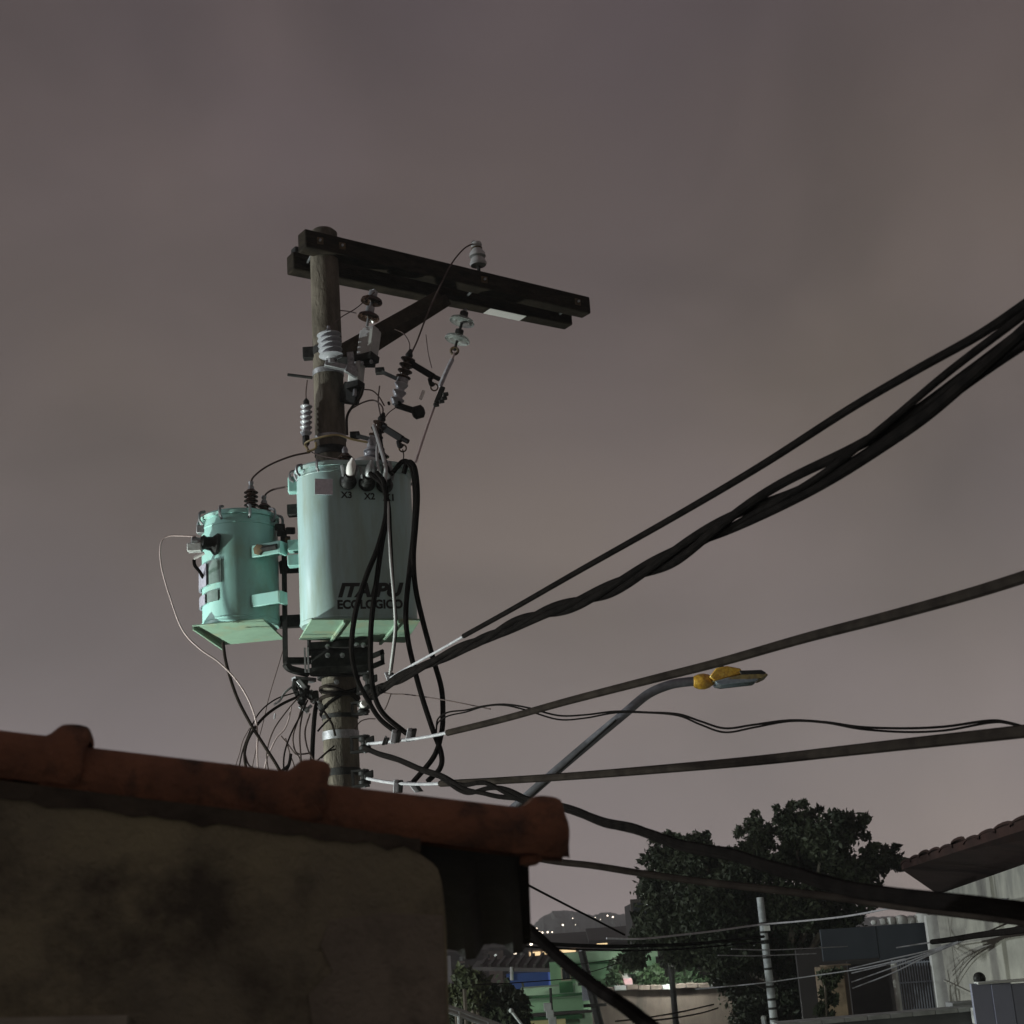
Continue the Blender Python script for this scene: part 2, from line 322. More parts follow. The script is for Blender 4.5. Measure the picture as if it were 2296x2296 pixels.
# ------------------------------------------------------------------ foliage
def leaf_cloud(name, centres, radii, n, size, matn, parent, squash=0.85, seed=1, upright=0.2):
    g = np.random.default_rng(seed); cs = np.array([list(c) for c in centres]); rs = np.array(radii)
    w = rs ** 2; idx = g.choice(len(cs), n, p=w / w.sum())
    d = g.normal(size=(n, 3)); d /= np.linalg.norm(d, axis=1)[:, None]
    rad = g.random(n) ** 0.45
    # twig clumps: pull the leaves to clump centres so that gaps open between them
    k = max(8, n // 34); cd_ = g.normal(size=(k, 3)); cd_ /= np.linalg.norm(cd_, axis=1)[:, None]
    ci = g.integers(0, k, n); crad = g.random(k) ** 0.4
    off = cd_[ci] * crad[ci][:, None] * 0.9 + d * rad[:, None] * 0.22
    cen = cs[idx] + off * rs[idx][:, None] * np.array([1, 1, squash])
    stray = g.random(n) < .10; off[stray] *= g.uniform(1.0, 1.32, stray.sum())[:, None]
    cen = cs[idx] + off * rs[idx][:, None] * np.array([1, 1, squash])
    a = g.normal(size=(n, 3)); a[:, 2] -= upright; a /= np.linalg.norm(a, axis=1)[:, None]
    b = np.cross(a, g.normal(size=(n, 3))); b /= np.linalg.norm(b, axis=1)[:, None]
    nn = np.cross(a, b); sz = size * g.uniform(0.45, 1.5, n)[:, None]
    v = np.stack([cen - a * sz, cen + b * sz * 0.5 + nn * sz * 0.12, cen + a * sz, cen - b * sz * 0.5 + nn * sz * 0.12], 1).reshape(-1, 3)
    off0 = np.array(parent_loc(parent)); v = v - off0
    f = [(4 * i, 4 * i + 1, 4 * i + 2, 4 * i + 3) for i in range(n)]
    me = bpy.data.meshes.new(name); me.from_pydata(v.tolist(), [], f); me.materials.append(M[matn])
    o = bpy.data.objects.new(name, me); COL.objects.link(o); o.parent = parent; return o

TY = 22.0
t = thing('leafy_tree', 'large dark leafy tree rising behind the grey banded post', 'tree', (P(1720, 2200, TY).x, TY, 0))
blobs = [(1490, 1925, 50), (1478, 1990, 60), (1545, 1960, 60), (1560, 1905, 45), (1690, 1850, 26), (1705, 1885, 36), (1760, 1835, 26), (1790, 1860, 55), (1850, 1880, 62), (1900, 1860, 40),
         (1830, 1930, 65), (1770, 1925, 42), (1640, 1950, 48), (1960, 1935, 42), (2000, 1925, 28), (1915, 1975, 60), (1500, 2060, 75), (1590, 2040, 80), (1690, 2030, 62), (1790, 2030, 70),
         (1450, 2100, 46), (1540, 2120, 72), (1640, 2125, 80), (1740, 2130, 85), (1830, 2110, 70), (1640, 2190, 50), (1700, 2225, 80), (1790, 2220, 80), (1700, 2290, 70), (1780, 2300, 90), (1420, 2150, 34), (1862, 2205, 26), (1848, 2250, 24), (1725, 1862, 22), (1815, 1828, 18), (1890, 1835, 22), (1930, 1850, 16), (1545, 1885, 16), (1585, 1895, 14), (1600, 1965, 52), (1655, 1965, 50), (1695, 1935, 44), (1738, 1955, 52), (1620, 2005, 60), (1880, 2060, 60), (1850, 2010, 55), (1940, 2010, 40), (1860, 2290, 40), (1622, 1930, 30), (1645, 1938, 34), (1600, 1922, 32), (1668, 1905, 24), (1800, 1905, 50), (1660, 1915, 20), (1875, 1925, 45), (1985, 1905, 16), (1955, 1900, 14), (2012, 1945, 16)]
gt_ = random.Random(11)
for x, y in [(1470, 1880), (1500, 1872), (1525, 1880), (1580, 1878), (1610, 1915), (1665, 1858), (1690, 1822), (1712, 1842), (1745, 1812), (1775, 1808), (1800, 1802), (1835, 1815), (1865, 1818), (1905, 1828), (1940, 1838), (1945, 1870), (1925, 1900), (1965, 1892), (2000, 1900), (2024, 1925), (1452, 1930), (1430, 2000), (1436, 2060), (1640, 1905), (1735, 1890)]:
    blobs.append((x + gt_.uniform(-8, 8), y + gt_.uniform(-6, 8), gt_.uniform(9, 17)))
cs = []; rr_ = []
for i, (x, y, r) in enumerate(blobs):
    cs.append(P(x, y, TY + random.uniform(-1.1, 1.1))); rr_.append(S(r, x, y, TY))
leaf_cloud('crown', cs, rr_, 64000, 0.041, 'leaf_dark', t, seed=3)
tb = Vector((t.location.x, TY, 0)); fork = P(1760, 2230, TY)
m = MB(); m.tube(spline([tb, tb + Vector((.08, 0, 1.2)), fork]), [0.22 - 0.006 * i for i in range(17)], 10); m.build('trunk', 'bark', t)
for i in (1, 3, 4, 7, 8, 10, 12, 13, 16, 18, 20, 22, 25):
    e = cs[i]; mid = fork.lerp(e, 0.5) + Vector((random.uniform(-.15, .15), random.uniform(-.2, .2), .1))
    pl = spline([fork, mid, e]); MB().tube(pl, [0.07 * (1 - 0.8 * k / (len(pl) - 1)) for k in range(len(pl))], 6).build('limb', 'pale_bark' if i in (4, 8, 10, 12) else 'bark', t)
# second, lighter sapling against the retaining wall
TY2 = 24.5
t = thing('leafy_bush', 'bright green bush growing over the stained brown wall', 'bush', (P(1480, 2230, TY2).x, TY2, 0))
cs = []; rr_ = []
for x, y, r in [(1385, 2165, 24), (1375, 2195, 20), (1430, 2205, 30), (1460, 2190, 34), (1500, 2215, 30), (1545, 2200, 36), (1580, 2215, 30), (1420, 2160, 30)]:
    cs.append(P(x, y, TY2 + random.uniform(-.3, .3))); rr_.append(S(r, x, y, TY2))
leaf_cloud('crown', cs, rr_, 3200, 0.05, 'leaf_green', t, seed=5)
base = Vector((t.location.x, TY2, 0))
for c in cs[::2]: MB().tube(spline([base, base.lerp(c, .5) + Vector((0, .1, .2)), c]), 0.025, 5).build('stem', 'bark', t)
BY = 16.0
t = thing('olive_bush', 'olive leafed bush at the edge of the stained wall', 'bush', (P(1040, 2230, BY).x, BY, 0))
cs = [P(x, y, BY + random.uniform(-.3, .3)) for x, y, r in ((1040, 2190, 30), (1070, 2200, 26), (1020, 2230, 34), (1060, 2240, 30))]
leaf_cloud('crown', cs, [S(30, 1040, 2200, BY)] * 4, 1700, 0.04, 'leaf_olive', t, seed=8)
for c in cs: MB().tube([Vector((t.location.x, BY, 0)), c], 0.02, 5).build('stem', 'bark', t)
t = thing('dark_bush', 'dark dense bush below the blue wall', 'bush', (P(1120, 2260, BY + 1).x, BY + 1, 0))
cs = [P(x, y, BY + 1 + random.uniform(-.3, .3)) for x, y, r in ((1075, 2245, 40), (1120, 2242, 40), (1150, 2258, 34), (1100, 2285, 45), (1150, 2290, 45), (1040, 2280, 45), (1085, 2310, 45))]
leaf_cloud('crown', cs, [S(46, 1100, 2250, BY + 1)] * 7, 6000, 0.04, 'leaf_dark', t, seed=9)
for c in cs[:3]: MB().tube([Vector((t.location.x, BY + 1, 0)), c], 0.025, 5).build('stem', 'bark', t)

# ------------------------------------------------------------------ houses down the street
def quad_slab(pts, ext):
    return MB().prism(pts, ext)
# blue house with dark roof
Y = 27.0
t = thing('blue_house', 'low blue walled house with a dark sheet roof', 'house', (P(1190, 2200, Y).x, Y, 0))
a = P(1135, 2180, Y); b = P(1228, 2178, Y); c = P(1256, 2172, Y - 1.2)
zt = b.z; MB().prism([(a.x, a.y, 0), (b.x, b.y, 0), (b.x, b.y, zt), (a.x, a.y, zt)], (0, 2.5, 0)).build('side_wall', 'blue_wall', t)
e_ = P(1228, 2170, Y - .02); e1 = P(1256, 2166, Y - .6)
MB().prism([(e_.x, e_.y, 0), (e1.x, e1.y, 0), (e1.x, e1.y, e1.z), (e_.x, e_.y, e1.z)], (0, 3, 0)).build('front_wall', 'blue_wall', t)
r0, r1, r2, r3 = P(1060, 2176, Y + .3), P(1240, 2180, Y - .7), P(1262, 2146, Y + 2.2), P(1070, 2162, Y + 2.6)
rf = MB().prism([r0, r1, r2, r3], (0, 0, 0.06)).build('roof', 'dark_roof', t)
for k in range(1, 9):
    p, q = r0.lerp(r1, k / 9), r3.lerp(r2, k / 9); MB().bar(p + Vector((0, 0, .09)), q + Vector((0, 0, .09)), 0.05, 0.05).build('roof_rib', 'dark_roof', rf)
MB().tube([P(1147, 2168, Y - .2), P(1148, 2198, Y - .2)], 0.03, 6).build('vent_pipe', 'white_wall', t)

# green house
Y = 26.2
gx = lambda px, py, dy=0: P(px, py, Y + dy)
t = thing('green_house', 'mint green house with dark green bands and a flat roof', 'house', (gx(1330, 2200).x, Y, 0))
def gbox(name, x0, x1, y0, y1, dy, depth, matn, par=None, bev=0.0):
    p0, p1 = gx(x0, y1, dy), gx(x1, y0, dy); zc0 = gx((x0 + x1) / 2, y1, dy).z; zc1 = gx((x0 + x1) / 2, y0, dy).z
    return MB().box(((p0.x + p1.x) / 2, Y + dy + depth / 2, (zc0 + zc1) / 2), ((p1.x - p0.x) / 2, 0, 0), (0, depth / 2, 0), (0, 0, (zc1 - zc0) / 2)).build(name, matn, par or t, bev)
gbox('upper_wall', 1250, 1470, 2150, 2420, 0, 4, 'green_wall')
gbox('parapet', 1246, 1474, 2131, 2152, -.1, 4.2, 'pale_green_wall')
gbox('wing_wall', 1180, 1310, 2212, 2420, -1.2, 1.18, 'pale_green_wall')
gbox('pilaster', 1308, 1328, 2195, 2420, -1.3, .25, 'pale_green_wall')
gbox('band', 1176, 1318, 2240, 2268, -1.36, .12, 'green_wall')
gbox('band', 1176, 1306, 2278, 2288, -1.40, .16, 'deep_green_wall')
gbox('door_panel', 1255, 1284, 2202, 2226, -1.28, .06, 'deep_green_wall')
gbox('ledge', 1172, 1320, 2230, 2235, -1.5, .3, 'deep_green_wall')
gbox('cornice', 1172, 1330, 2270, 2275, -1.52, .3, 'dark_roof')
w = gbox('window', 1259, 1279, 2168, 2199, -.06, .1, 'cream_frame')
for x0, x1 in ((1261.5, 1268), (1270, 1276.5)): gbox('pane', x0, x1, 2172, 2195, -.075, .03, 'window_glass', w)
gbox('awning', 1262, 1400, 2158, 2162, -.5, .5, 'deep_green_wall')
g = gbox('gate', 1306, 1338, 2240, 2243, -1.6, .06, 'bar_steel')
for k in range(9): gbox('gate_bar', 1306 + k * 3.9, 1307.4 + k * 3.9, 2205, 2241, -1.6, .03, 'bar_steel', g)
gbox('gate_back', 1305, 1340, 2204, 2243, -1.05, .03, 'dark_interior')
tag(gbox('yellow_wall', 1176, 1268, 2288, 2420, -1.9, .2, 'yellow_wall', None), None, None)
# dark post before the green house
a, b = P(1304, 2132, 21), P(1345, 2300, 21); d = (b - a).normalized()
t = thing('wooden_post', 'thin dark post standing before the green house', 'post', (b + d * 1.6)); t.location.z = 0
foot = a + (b - a) * (a.z / (a.z - b.z))
t.location = foot
MB().tube([foot, a], [0.075, 0.05], 8).build('shaft', 'dark_steel', t); MB().ball(a, S(5, 1304, 2132, 21), 8).build('cap', 'porcelain_grey', t)
for f_ in (0.12, 0.2): MB().bar(a.lerp(foot, f_) + Vector((-.15, -.06, 0)), a.lerp(foot, f_) + Vector((.15, -.06, 0)), .04, .04).build('bracket', 'dark_steel', t)
# street lamp hidden behind the tree crown, lighting the green house
lq = P(1500, 2120, 23.6)
t = thing('street_lamp', 'street lamp post behind the dense tree crown by the green house', 'street lamp', (lq.x, lq.y, 0))
MB().tube([(lq.x, lq.y, 0), lq + Vector((0, 0, .1))], [.06, .04], 10).build('post', 'dark_steel', t)
MB().lathe([(.05, .1), (.14, .04), (.15, .0), (.13, -.02)], lq, (0, 0, 1), 14).build('shade', 'dark_steel', t)
MB().ball(lq - Vector((0, 0, .02)), .06, 10).build('bulb', 'lantern', t)
ld2 = bpy.data.lights.new('street_light', 'POINT'); lo2 = bpy.data.objects.new('street_light', ld2); COL.objects.link(lo2); lo2.parent = t; lo2.location = (0, 0, lq.z - .12)
ld2.energy = 310; ld2.color = (0.95, 1.0, 0.92); ld2.shadow_soft_size = .06
# stained brown retaining wall with coping stones
Y = 24.0
t = thing('retaining_wall', 'stained brown wall with weathered top below the bush', 'wall', (P(1480, 2300, Y).x, Y, 0))
a, b = P(1325, 2224, Y), P(1700, 2210, Y)
MB().prism([(a.x, Y, 0), (b.x, Y, 0), (b.x, Y, b.z), (a.x, Y, a.z)], (0, .25, 0)).build('wall_face', 'brown_wall', t)
for k in range(14):
    p, q = a.lerp(b, k / 14), a.lerp(b, (k + .96) / 14); z = random.uniform(-.015, .015)
    MB().box((p + q) / 2 + Vector((0, .1, .03 + z)), (q - p) / 2, (0, .17, 0), (0, 0, .035)).build('coping_stone', 'coping' if k % 4 == 2 else 'brown_wall', t, 0.008)
Yp = 24.6; p = P(1402, 2228, Yp); q = P(1401, 2194, Yp)
t = thing('gatepost', 'small pink gatepost with a rounded white top', 'gatepost', (p.x, p.y, 0))
MB().box((p.x, p.y, (q.z) / 2), (.12, 0, 0), (0, .12, 0), (0, 0, q.z / 2)).build('shaft', 'pink_paint', t, .01); MB().ball((q.x, q.y, q.z + .02), .1, 10).build('cap', 'white_wall', t)
for k in (.25, .5): MB().box((p.x, p.y, q.z - k), (.128, 0, 0), (0, .128, 0), (0, 0, .02)).build('groove_band', 'white_wall', t)
# dark building mass behind the tree
Y = 27.5
t = thing('dark_house', 'dark unlit house hidden behind the leafy tree', 'house', (P(1700, 2200, Y).x, Y, 0))
a, b = P(1432, 2000, Y), P(1860, 2000, Y)
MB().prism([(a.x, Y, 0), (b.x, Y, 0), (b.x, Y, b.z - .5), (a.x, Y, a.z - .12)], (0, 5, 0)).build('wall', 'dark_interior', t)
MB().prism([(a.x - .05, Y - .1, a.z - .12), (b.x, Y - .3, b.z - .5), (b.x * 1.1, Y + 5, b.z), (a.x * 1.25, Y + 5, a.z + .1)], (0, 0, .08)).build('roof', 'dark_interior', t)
for x in (1470, 1600): 
    p = P(x, 2080, Y - .03); w = MB().box(p, (.4, 0, 0), (0, .04, 0), (0, 0, .5)).build('window', 'dark_roof', t)
    for s_ in (-1, 1): MB().box(p + Vector((.19 * s_, -.045, 0)), (.17, 0, 0), (0, .01, 0), (0, 0, .44)).build('pane', 'window_glass', w)

# right house: street wall running towards the camera, soffit roof with barrel tiles
CORN = P(2100, 2060, 18.0); NEAR = P(2296, 2060, 9.6); dirw = CORN - NEAR; dirw.z = 0; wl = dirw.length * 1.5; dirw.normalize(); nw = Vector((-dirw.y, dirw.x, 0))
cx = Vector((CORN.x, CORN.y, 0)); near = cx - dirw * wl
ztop = P(2296, 1945, 9.6).z; print('house', dirw, ztop, P(2105, 2015, 18).z)
t = thing('beige_house', 'beige plastered house with red tiled overhanging roof', 'house', cx)
MB().prism([near, cx, cx + Vector((0, 0, ztop)), near + Vector((0, 0, ztop))], -nw * 0.25).build('street_wall', 'house_wall', t)
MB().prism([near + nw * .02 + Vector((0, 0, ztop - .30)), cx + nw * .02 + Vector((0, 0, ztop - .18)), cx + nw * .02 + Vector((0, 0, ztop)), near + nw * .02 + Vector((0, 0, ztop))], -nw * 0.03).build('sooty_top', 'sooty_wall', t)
for zz in (0.30, -0.42, -0.72):    # proud render courses
    MB().bar(near + nw * .012 + Vector((0, 0, 3.5 + zz - .2)), cx + nw * .012 + Vector((0, 0, 3.5 + zz - .2)), .03, .018).build('render_course', 'house_wall', t)
MB().box(cx + nw * .06 + Vector((0, 0, ztop / 2 - .1)), dirw * .16, nw * .07, (0, 0, ztop / 2 - .1)).build('corner_pilaster', 'white_wall', t, .01)
e = 0.41; E0 = PZ(2330, 1850, 3.5 + e); E1 = PZ(2022, 1950, 3.5 + e); W0 = near + Vector((0, 0, ztop - .02)) - nw * .12; W1 = cx + dirw * .3 + Vector((0, 0, ztop - .02)) - nw * .12
E0 = E1 + (E0 - E1) * 1.25
back = -nw * 3.2 + Vector((0, 0, 1.0))
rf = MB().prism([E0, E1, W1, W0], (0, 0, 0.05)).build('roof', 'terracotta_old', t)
tile_mesh = None; nt_ = 13
for k in range(nt_):
    p = E0.lerp(E1, (k + .5) / nt_); q = W0.lerp(W1, (k + .5) / nt_)
    dd = (q - p).normalized(); wv = (E1 - E0) / nt_; rad = wv.length * .56; up = wv.normalized().cross(dd).normalized(); up = up if up.z > 0 else -up
    for r_ in range(3):
        s0 = p - dd * .07 + dd * (r_ * .42) + up * (.048 + random.uniform(-.010, .012)); s1 = s0 + dd * .46
        if (s1 - p).length > (q - p).length + .4: continue
        vs_ = []
        for o_, rr in ((s0, rad), (s1, rad * .85)):
            for j in range(7):
                an = math.pi * j / 6; vs_.append(o_ + wv.normalized() * math.cos(an) * rr + up * math.sin(an) * rr * .085)
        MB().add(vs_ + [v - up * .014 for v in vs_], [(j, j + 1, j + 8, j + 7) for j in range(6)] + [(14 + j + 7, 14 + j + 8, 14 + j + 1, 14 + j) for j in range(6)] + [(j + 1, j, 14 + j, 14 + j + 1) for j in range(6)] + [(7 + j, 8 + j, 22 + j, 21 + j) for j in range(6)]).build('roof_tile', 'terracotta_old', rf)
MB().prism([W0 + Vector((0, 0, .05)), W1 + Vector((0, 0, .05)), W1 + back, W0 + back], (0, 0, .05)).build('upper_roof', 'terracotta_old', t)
# navy carport with barred gate beside it
Y = 18.4
def fbox(name, x0, x1, y0, y1, dy, depth, matn, par, bev=0.0, Yb=None):
    Yb = Yb or Y
    xm = (x0 + x1) / 2; p0, p1 = P(x0, (y0 + y1) / 2, Yb + dy), P(x1, (y0 + y1) / 2, Yb + dy); z0, z1 = P(xm, y1, Yb + dy).z, P(xm, y0, Yb + dy).z
    return MB().box(((p0.x + p1.x) / 2, Yb + dy + depth / 2, (z0 + z1) / 2), ((p1.x - p0.x) / 2, 0, 0), (0, depth / 2, 0), (0, 0, (z1 - z0) / 2)).build(name, matn, par, bev)
t = thing('carport', 'navy sheet metal carport front with dark opening below', 'carport', (P(1970, 2150, Y).x, Y, 0))
for k in range(2): fbox('fascia_panel', 1842 + k * 126.6, 1968 + k * 126.6, 2080 - k * 9, 2152 - k * 3, k * .002, .05, 'navy_metal', t, .004)
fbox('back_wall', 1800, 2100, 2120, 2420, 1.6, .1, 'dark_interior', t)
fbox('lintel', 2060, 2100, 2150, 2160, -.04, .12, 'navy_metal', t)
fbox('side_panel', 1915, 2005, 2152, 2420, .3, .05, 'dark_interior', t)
t2 = thing('tan_pier', 'sunlit looking tan brick pier half hidden by leaves', 'pier', (P(1882, 2200, Y - .4).x, Y - .4, 0))
t2['label'] = 'warm tan rendered pier half hidden by tree leaves'
fbox('shaft', 1852, 1906, 2166, 2420, -.5, .35, 'tan_wall', t2, .01); fbox('edge_strip', 1906, 1914, 2168, 2420, -.45, .3, 'brown_wall', t2)
fbox('cap', 1850, 1908, 2163, 2166, -.51, .37, 'tan_wall', t2, .006)
tc_ = thing('creeper', 'leafy creeper branches hanging before the tan pier', 'creeper', (P(1850, 2250, 17.3).x, 17.3, 0))
cs = [P(x, y, 17.3 + random.uniform(-.15, .15)) for x, y in ((1848, 2185), (1862, 2205), (1850, 2225), (1868, 2238), (1846, 2252), (1878, 2180), (1838, 2265), (1858, 2278))]
leaf_cloud('crown', cs, [S(15, 1850, 2220, 17.3)] * 8, 700, 0.04, 'leaf_dark', tc_, seed=12)
for c in cs[::2]: MB().tube(spline([Vector((tc_.location.x, 17.3, 0)), Vector((tc_.location.x - .05, 17.3, 1.5)), c]), .012, 5).build('stem', 'bark', tc_)
t = thing('barred_gate', 'grey steel gate of thin vertical bars with a white post', 'gate', (P(2060, 2200, Y - .2).x, Y - .2, 0))
for k in range(15): fbox('bar', 2016 + k * 6.1, 2018.2 + k * 6.1, 2152, 2420, -.2, .02, 'bar_steel', t)
for y in (2156, 2200, 2262): fbox('rail', 2012, 2106, y, y + 3, -.215, .035, 'bar_steel', t)
a, b = P(2003, 2158, Y - .3), P(2019, 2275, Y - .3); fo = a + (b - a) * (a.z / (a.z - b.z))
MB().tube([fo, a], .035, 8).build('post', 'white_wall', t)
# white sacks on the carport roof
for i, (x, y, w, h) in enumerate([(2070, 2052, 22, 16), (2042, 2057, 12, 10), (2020, 2059, 15, 12), (1998, 2062, 12, 10), (1980, 2065, 9, 8), (1960, 2071, 7, 6)]):
    p = P(x, y, Y + .25); a_, c_ = S(w, x, y, Y), S(h, x, y, Y)
    p.z = P(x, 2073, Y + .25).z + c_ * .8
    m = MB()
    g = np.random.default_rng(40 + i); nn = 7
    vs_ = []; seg = 10
    for k in range(nn):
        th = math.pi * k / (nn - 1)
        for j in range(seg):
            ph = 2 * math.pi * j / seg; q = 1 + g.uniform(-.14, .14)
            vs_.append(p + Vector((a_ * math.sin(th) * math.cos(ph) * q, a_ * .8 * math.sin(th) * math.sin(ph) * q, -c_ * math.copysign(abs(math.cos(th)) ** .6, math.cos(th)))))
    m.add(vs_, [(k * seg + j, k * seg + (j + 1) % seg, (k + 1) * seg + (j + 1) % seg, (k + 1) * seg + j) for k in range(nn - 1) for j in range(seg)])
    lab = ['largest white sack on the carport roof beside the beige wall', 'white sack second from the beige wall on the carport roof', 'lumpy white sack in the middle of the carport roof row',
           'white sack fourth from the beige wall on the carport roof', 'small white sack near the dark end of the roof row', 'smallest white sack at the tree end of the carport roof'][i]
    tag(m.build('white_sack', 'white_wall'), lab, 'sack', 'white sacks on the carport roof')
# low grey boundary wall with coping, blue grey gate panel
Y = 11.6
t = thing('boundary_wall', 'low grey boundary wall with pale coping line at the bottom', 'wall', (P(1990, 2300, Y).x, Y, 0))
a, b = P(1740, 2303, Y), P(2196, 2264, Y); zt = (a.z + b.z) / 2
MB().prism([(a.x, Y, 0), (b.x, Y, 0), (b.x, Y, b.z), (a.x, Y, a.z)], (0, .2, 0)).build('wall_face', 'grey_wall', t)
for k in range(9):
    p, q = a.lerp(b, k / 9), a.lerp(b, (k + .985) / 9); MB().box((p + q) / 2 + Vector((0, .08, .012)), (q - p) / 2, (0, .13, 0), (0, 0, .016)).build('coping_stone', 'coping', t, .004)
p0, p1 = P(2128, 2257, Y + .3), P(2196, 2252, Y + .3)
MB().bar(p0, p1, .2, .06).build('step_slab', 'coping', t, .006)
p = P(2192, 2277, Y - .1); MB().box(p, (.035, 0, 0), (0, .04, 0), (0, 0, .055)).build('meter_box', 'white_wall', t, .006)
t = thing('metal_gate', 'blue grey sheet metal gate with white top rail', 'gate', (P(2260, 2290, 8.6).x, 8.6, 0))
for k in range(3): fbox('gate_panel', 2197 + k * 46, 2242.4 + k * 46, 2203, 2500, random.uniform(0, .006), .03, 'blue_grey_panel', t, .003, Yb=8.6)
fbox('top_rail', 2192, 2336, 2197, 2203, -.02, .08, 'white_wall', t, .003, Yb=8.6)
p = P(2196, 2194, 8.65); m = MB(); m.ball(p, .034, 10); tag(m.build('hinge_knob', 'black_polymer', t), None, None)
# grey banded service post
a, b = P(1704, 2012, 16.0), P(1736, 2296, 16.0); fo = a + (b - a) * (a.z / (a.z - b.z))
t = thing('service_post', 'slim grey post with dark bands before the leafy tree', 'post', fo)
MB().tube([fo, a], [.048, .036], 12).build('shaft', 'weathered_post', t)
for f_ in (0.2, .27, .34, .355, .47, .56, .7, .8, .87, .95):
    q = a.lerp(b, f_); dd = (b - a).normalized(); MB().tube([q, q + dd * .022], .0435, 12).build('band', 'dark_steel', t)
q = a.lerp(b, .25); MB().box(q + Vector((.03, -.03, 0)), (.03, 0, 0), (0, .02, 0), (0, 0, .025)).build('clamp', 'white_wall', t)
a, b = P(1712, 2283, 16.2), P(1714, 2300, 16.2); MB()
t = thing('stake', 'short pale stake beside the foot of the banded post', 'stake', (b.x, b.y, 0)); MB().tube([(b.x, b.y, 0), a], .025, 6).build('shaft', 'weathered_post', t); MB().ball(a, .028, 8).build('tip', 'coping', t)

# ------------------------------------------------------------------ near stained wall with cap tiles (left)
WYAW = R(9.0); wx = Vector((math.cos(WYAW), math.sin(WYAW), 0)); wn = Vector((math.sin(WYAW), -math.cos(WYAW), 0))
WO = P(1000, 2000, 2.95)
def WH(px, py, off=0.0): return hit(px, py, WO + wn * off, wn)
endT, endB = WH(978, 1905), WH(1006, 2290)
c0 = WH(-60, 1725, .0); c1 = WH(1262, 1890, .0)                        # cap axis line on the wall plane
capd = (c1 - c0).normalized()
slope = capd.z / math.hypot(capd.x, capd.y)
def cap_z(p): return c0.z + (Vector((p.x, p.y, 0)) - Vector((c0.x, c0.y, 0))).dot(wx) * slope
left = Vector((endT.x, endT.y, 0)) - wx * 5.0; right = Vector((endT.x, endT.y, 0))
t = thing('stained_wall', 'mossy stained plaster wall topped with clay cap tiles', 'wall', right)
TH = 0.15
def topz(p): return cap_z(p) - 0.035
rb_ = WH(1008, 2296); cut = [WH(1001, 2080), WH(995, 2010), WH(990, 1975), WH(982, 1948), WH(970, 1935)]
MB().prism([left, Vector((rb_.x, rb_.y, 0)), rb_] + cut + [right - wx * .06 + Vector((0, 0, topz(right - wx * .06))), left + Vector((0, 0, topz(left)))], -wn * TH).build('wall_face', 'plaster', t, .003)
# patch of newer cement render, lower right, a few millimetres proud
pa = [WH(700, 2300, .006), WH(1003, 2300, .006), WH(994, 2052, .006), WH(860, 2047, .006), WH(740, 2062, .006), WH(716, 2120, .006), WH(745, 2180, .006), WH(690, 2230, .006)]
MB().prism(pa, -wn * .012).build('render_patch', 'render_patch', t, .003)
# mortar bed under the cap, uneven lower edge
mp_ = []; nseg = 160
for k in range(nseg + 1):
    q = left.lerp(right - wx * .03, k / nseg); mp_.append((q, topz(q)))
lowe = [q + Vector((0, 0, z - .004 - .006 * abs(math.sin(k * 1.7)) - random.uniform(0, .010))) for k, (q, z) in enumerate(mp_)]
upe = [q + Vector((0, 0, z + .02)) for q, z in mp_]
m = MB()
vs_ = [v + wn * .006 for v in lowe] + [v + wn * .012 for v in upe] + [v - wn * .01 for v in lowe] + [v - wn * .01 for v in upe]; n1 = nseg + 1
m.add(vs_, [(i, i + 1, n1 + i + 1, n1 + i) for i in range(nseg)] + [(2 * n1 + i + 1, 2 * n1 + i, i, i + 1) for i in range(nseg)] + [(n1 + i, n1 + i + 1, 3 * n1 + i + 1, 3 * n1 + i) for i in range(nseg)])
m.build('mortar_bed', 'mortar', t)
# cap tiles: tapered half barrels with a thick collar at their lower end
joint_px = [(156, 1712), (704, 1792), (1216, 1868)]
jc = [WH(x, y, -.035) for x, y in joint_px]
step = (jc[2] - jc[0]) / 2
upc = capd.cross(wx.cross(Vector((0, 0, 1)))).normalized(); upc = upc if upc.z > 0 else -upc
sidec = capd.cross(upc).normalized(); sidec = sidec if sidec.dot(wn) > 0 else -sidec     # towards the viewer
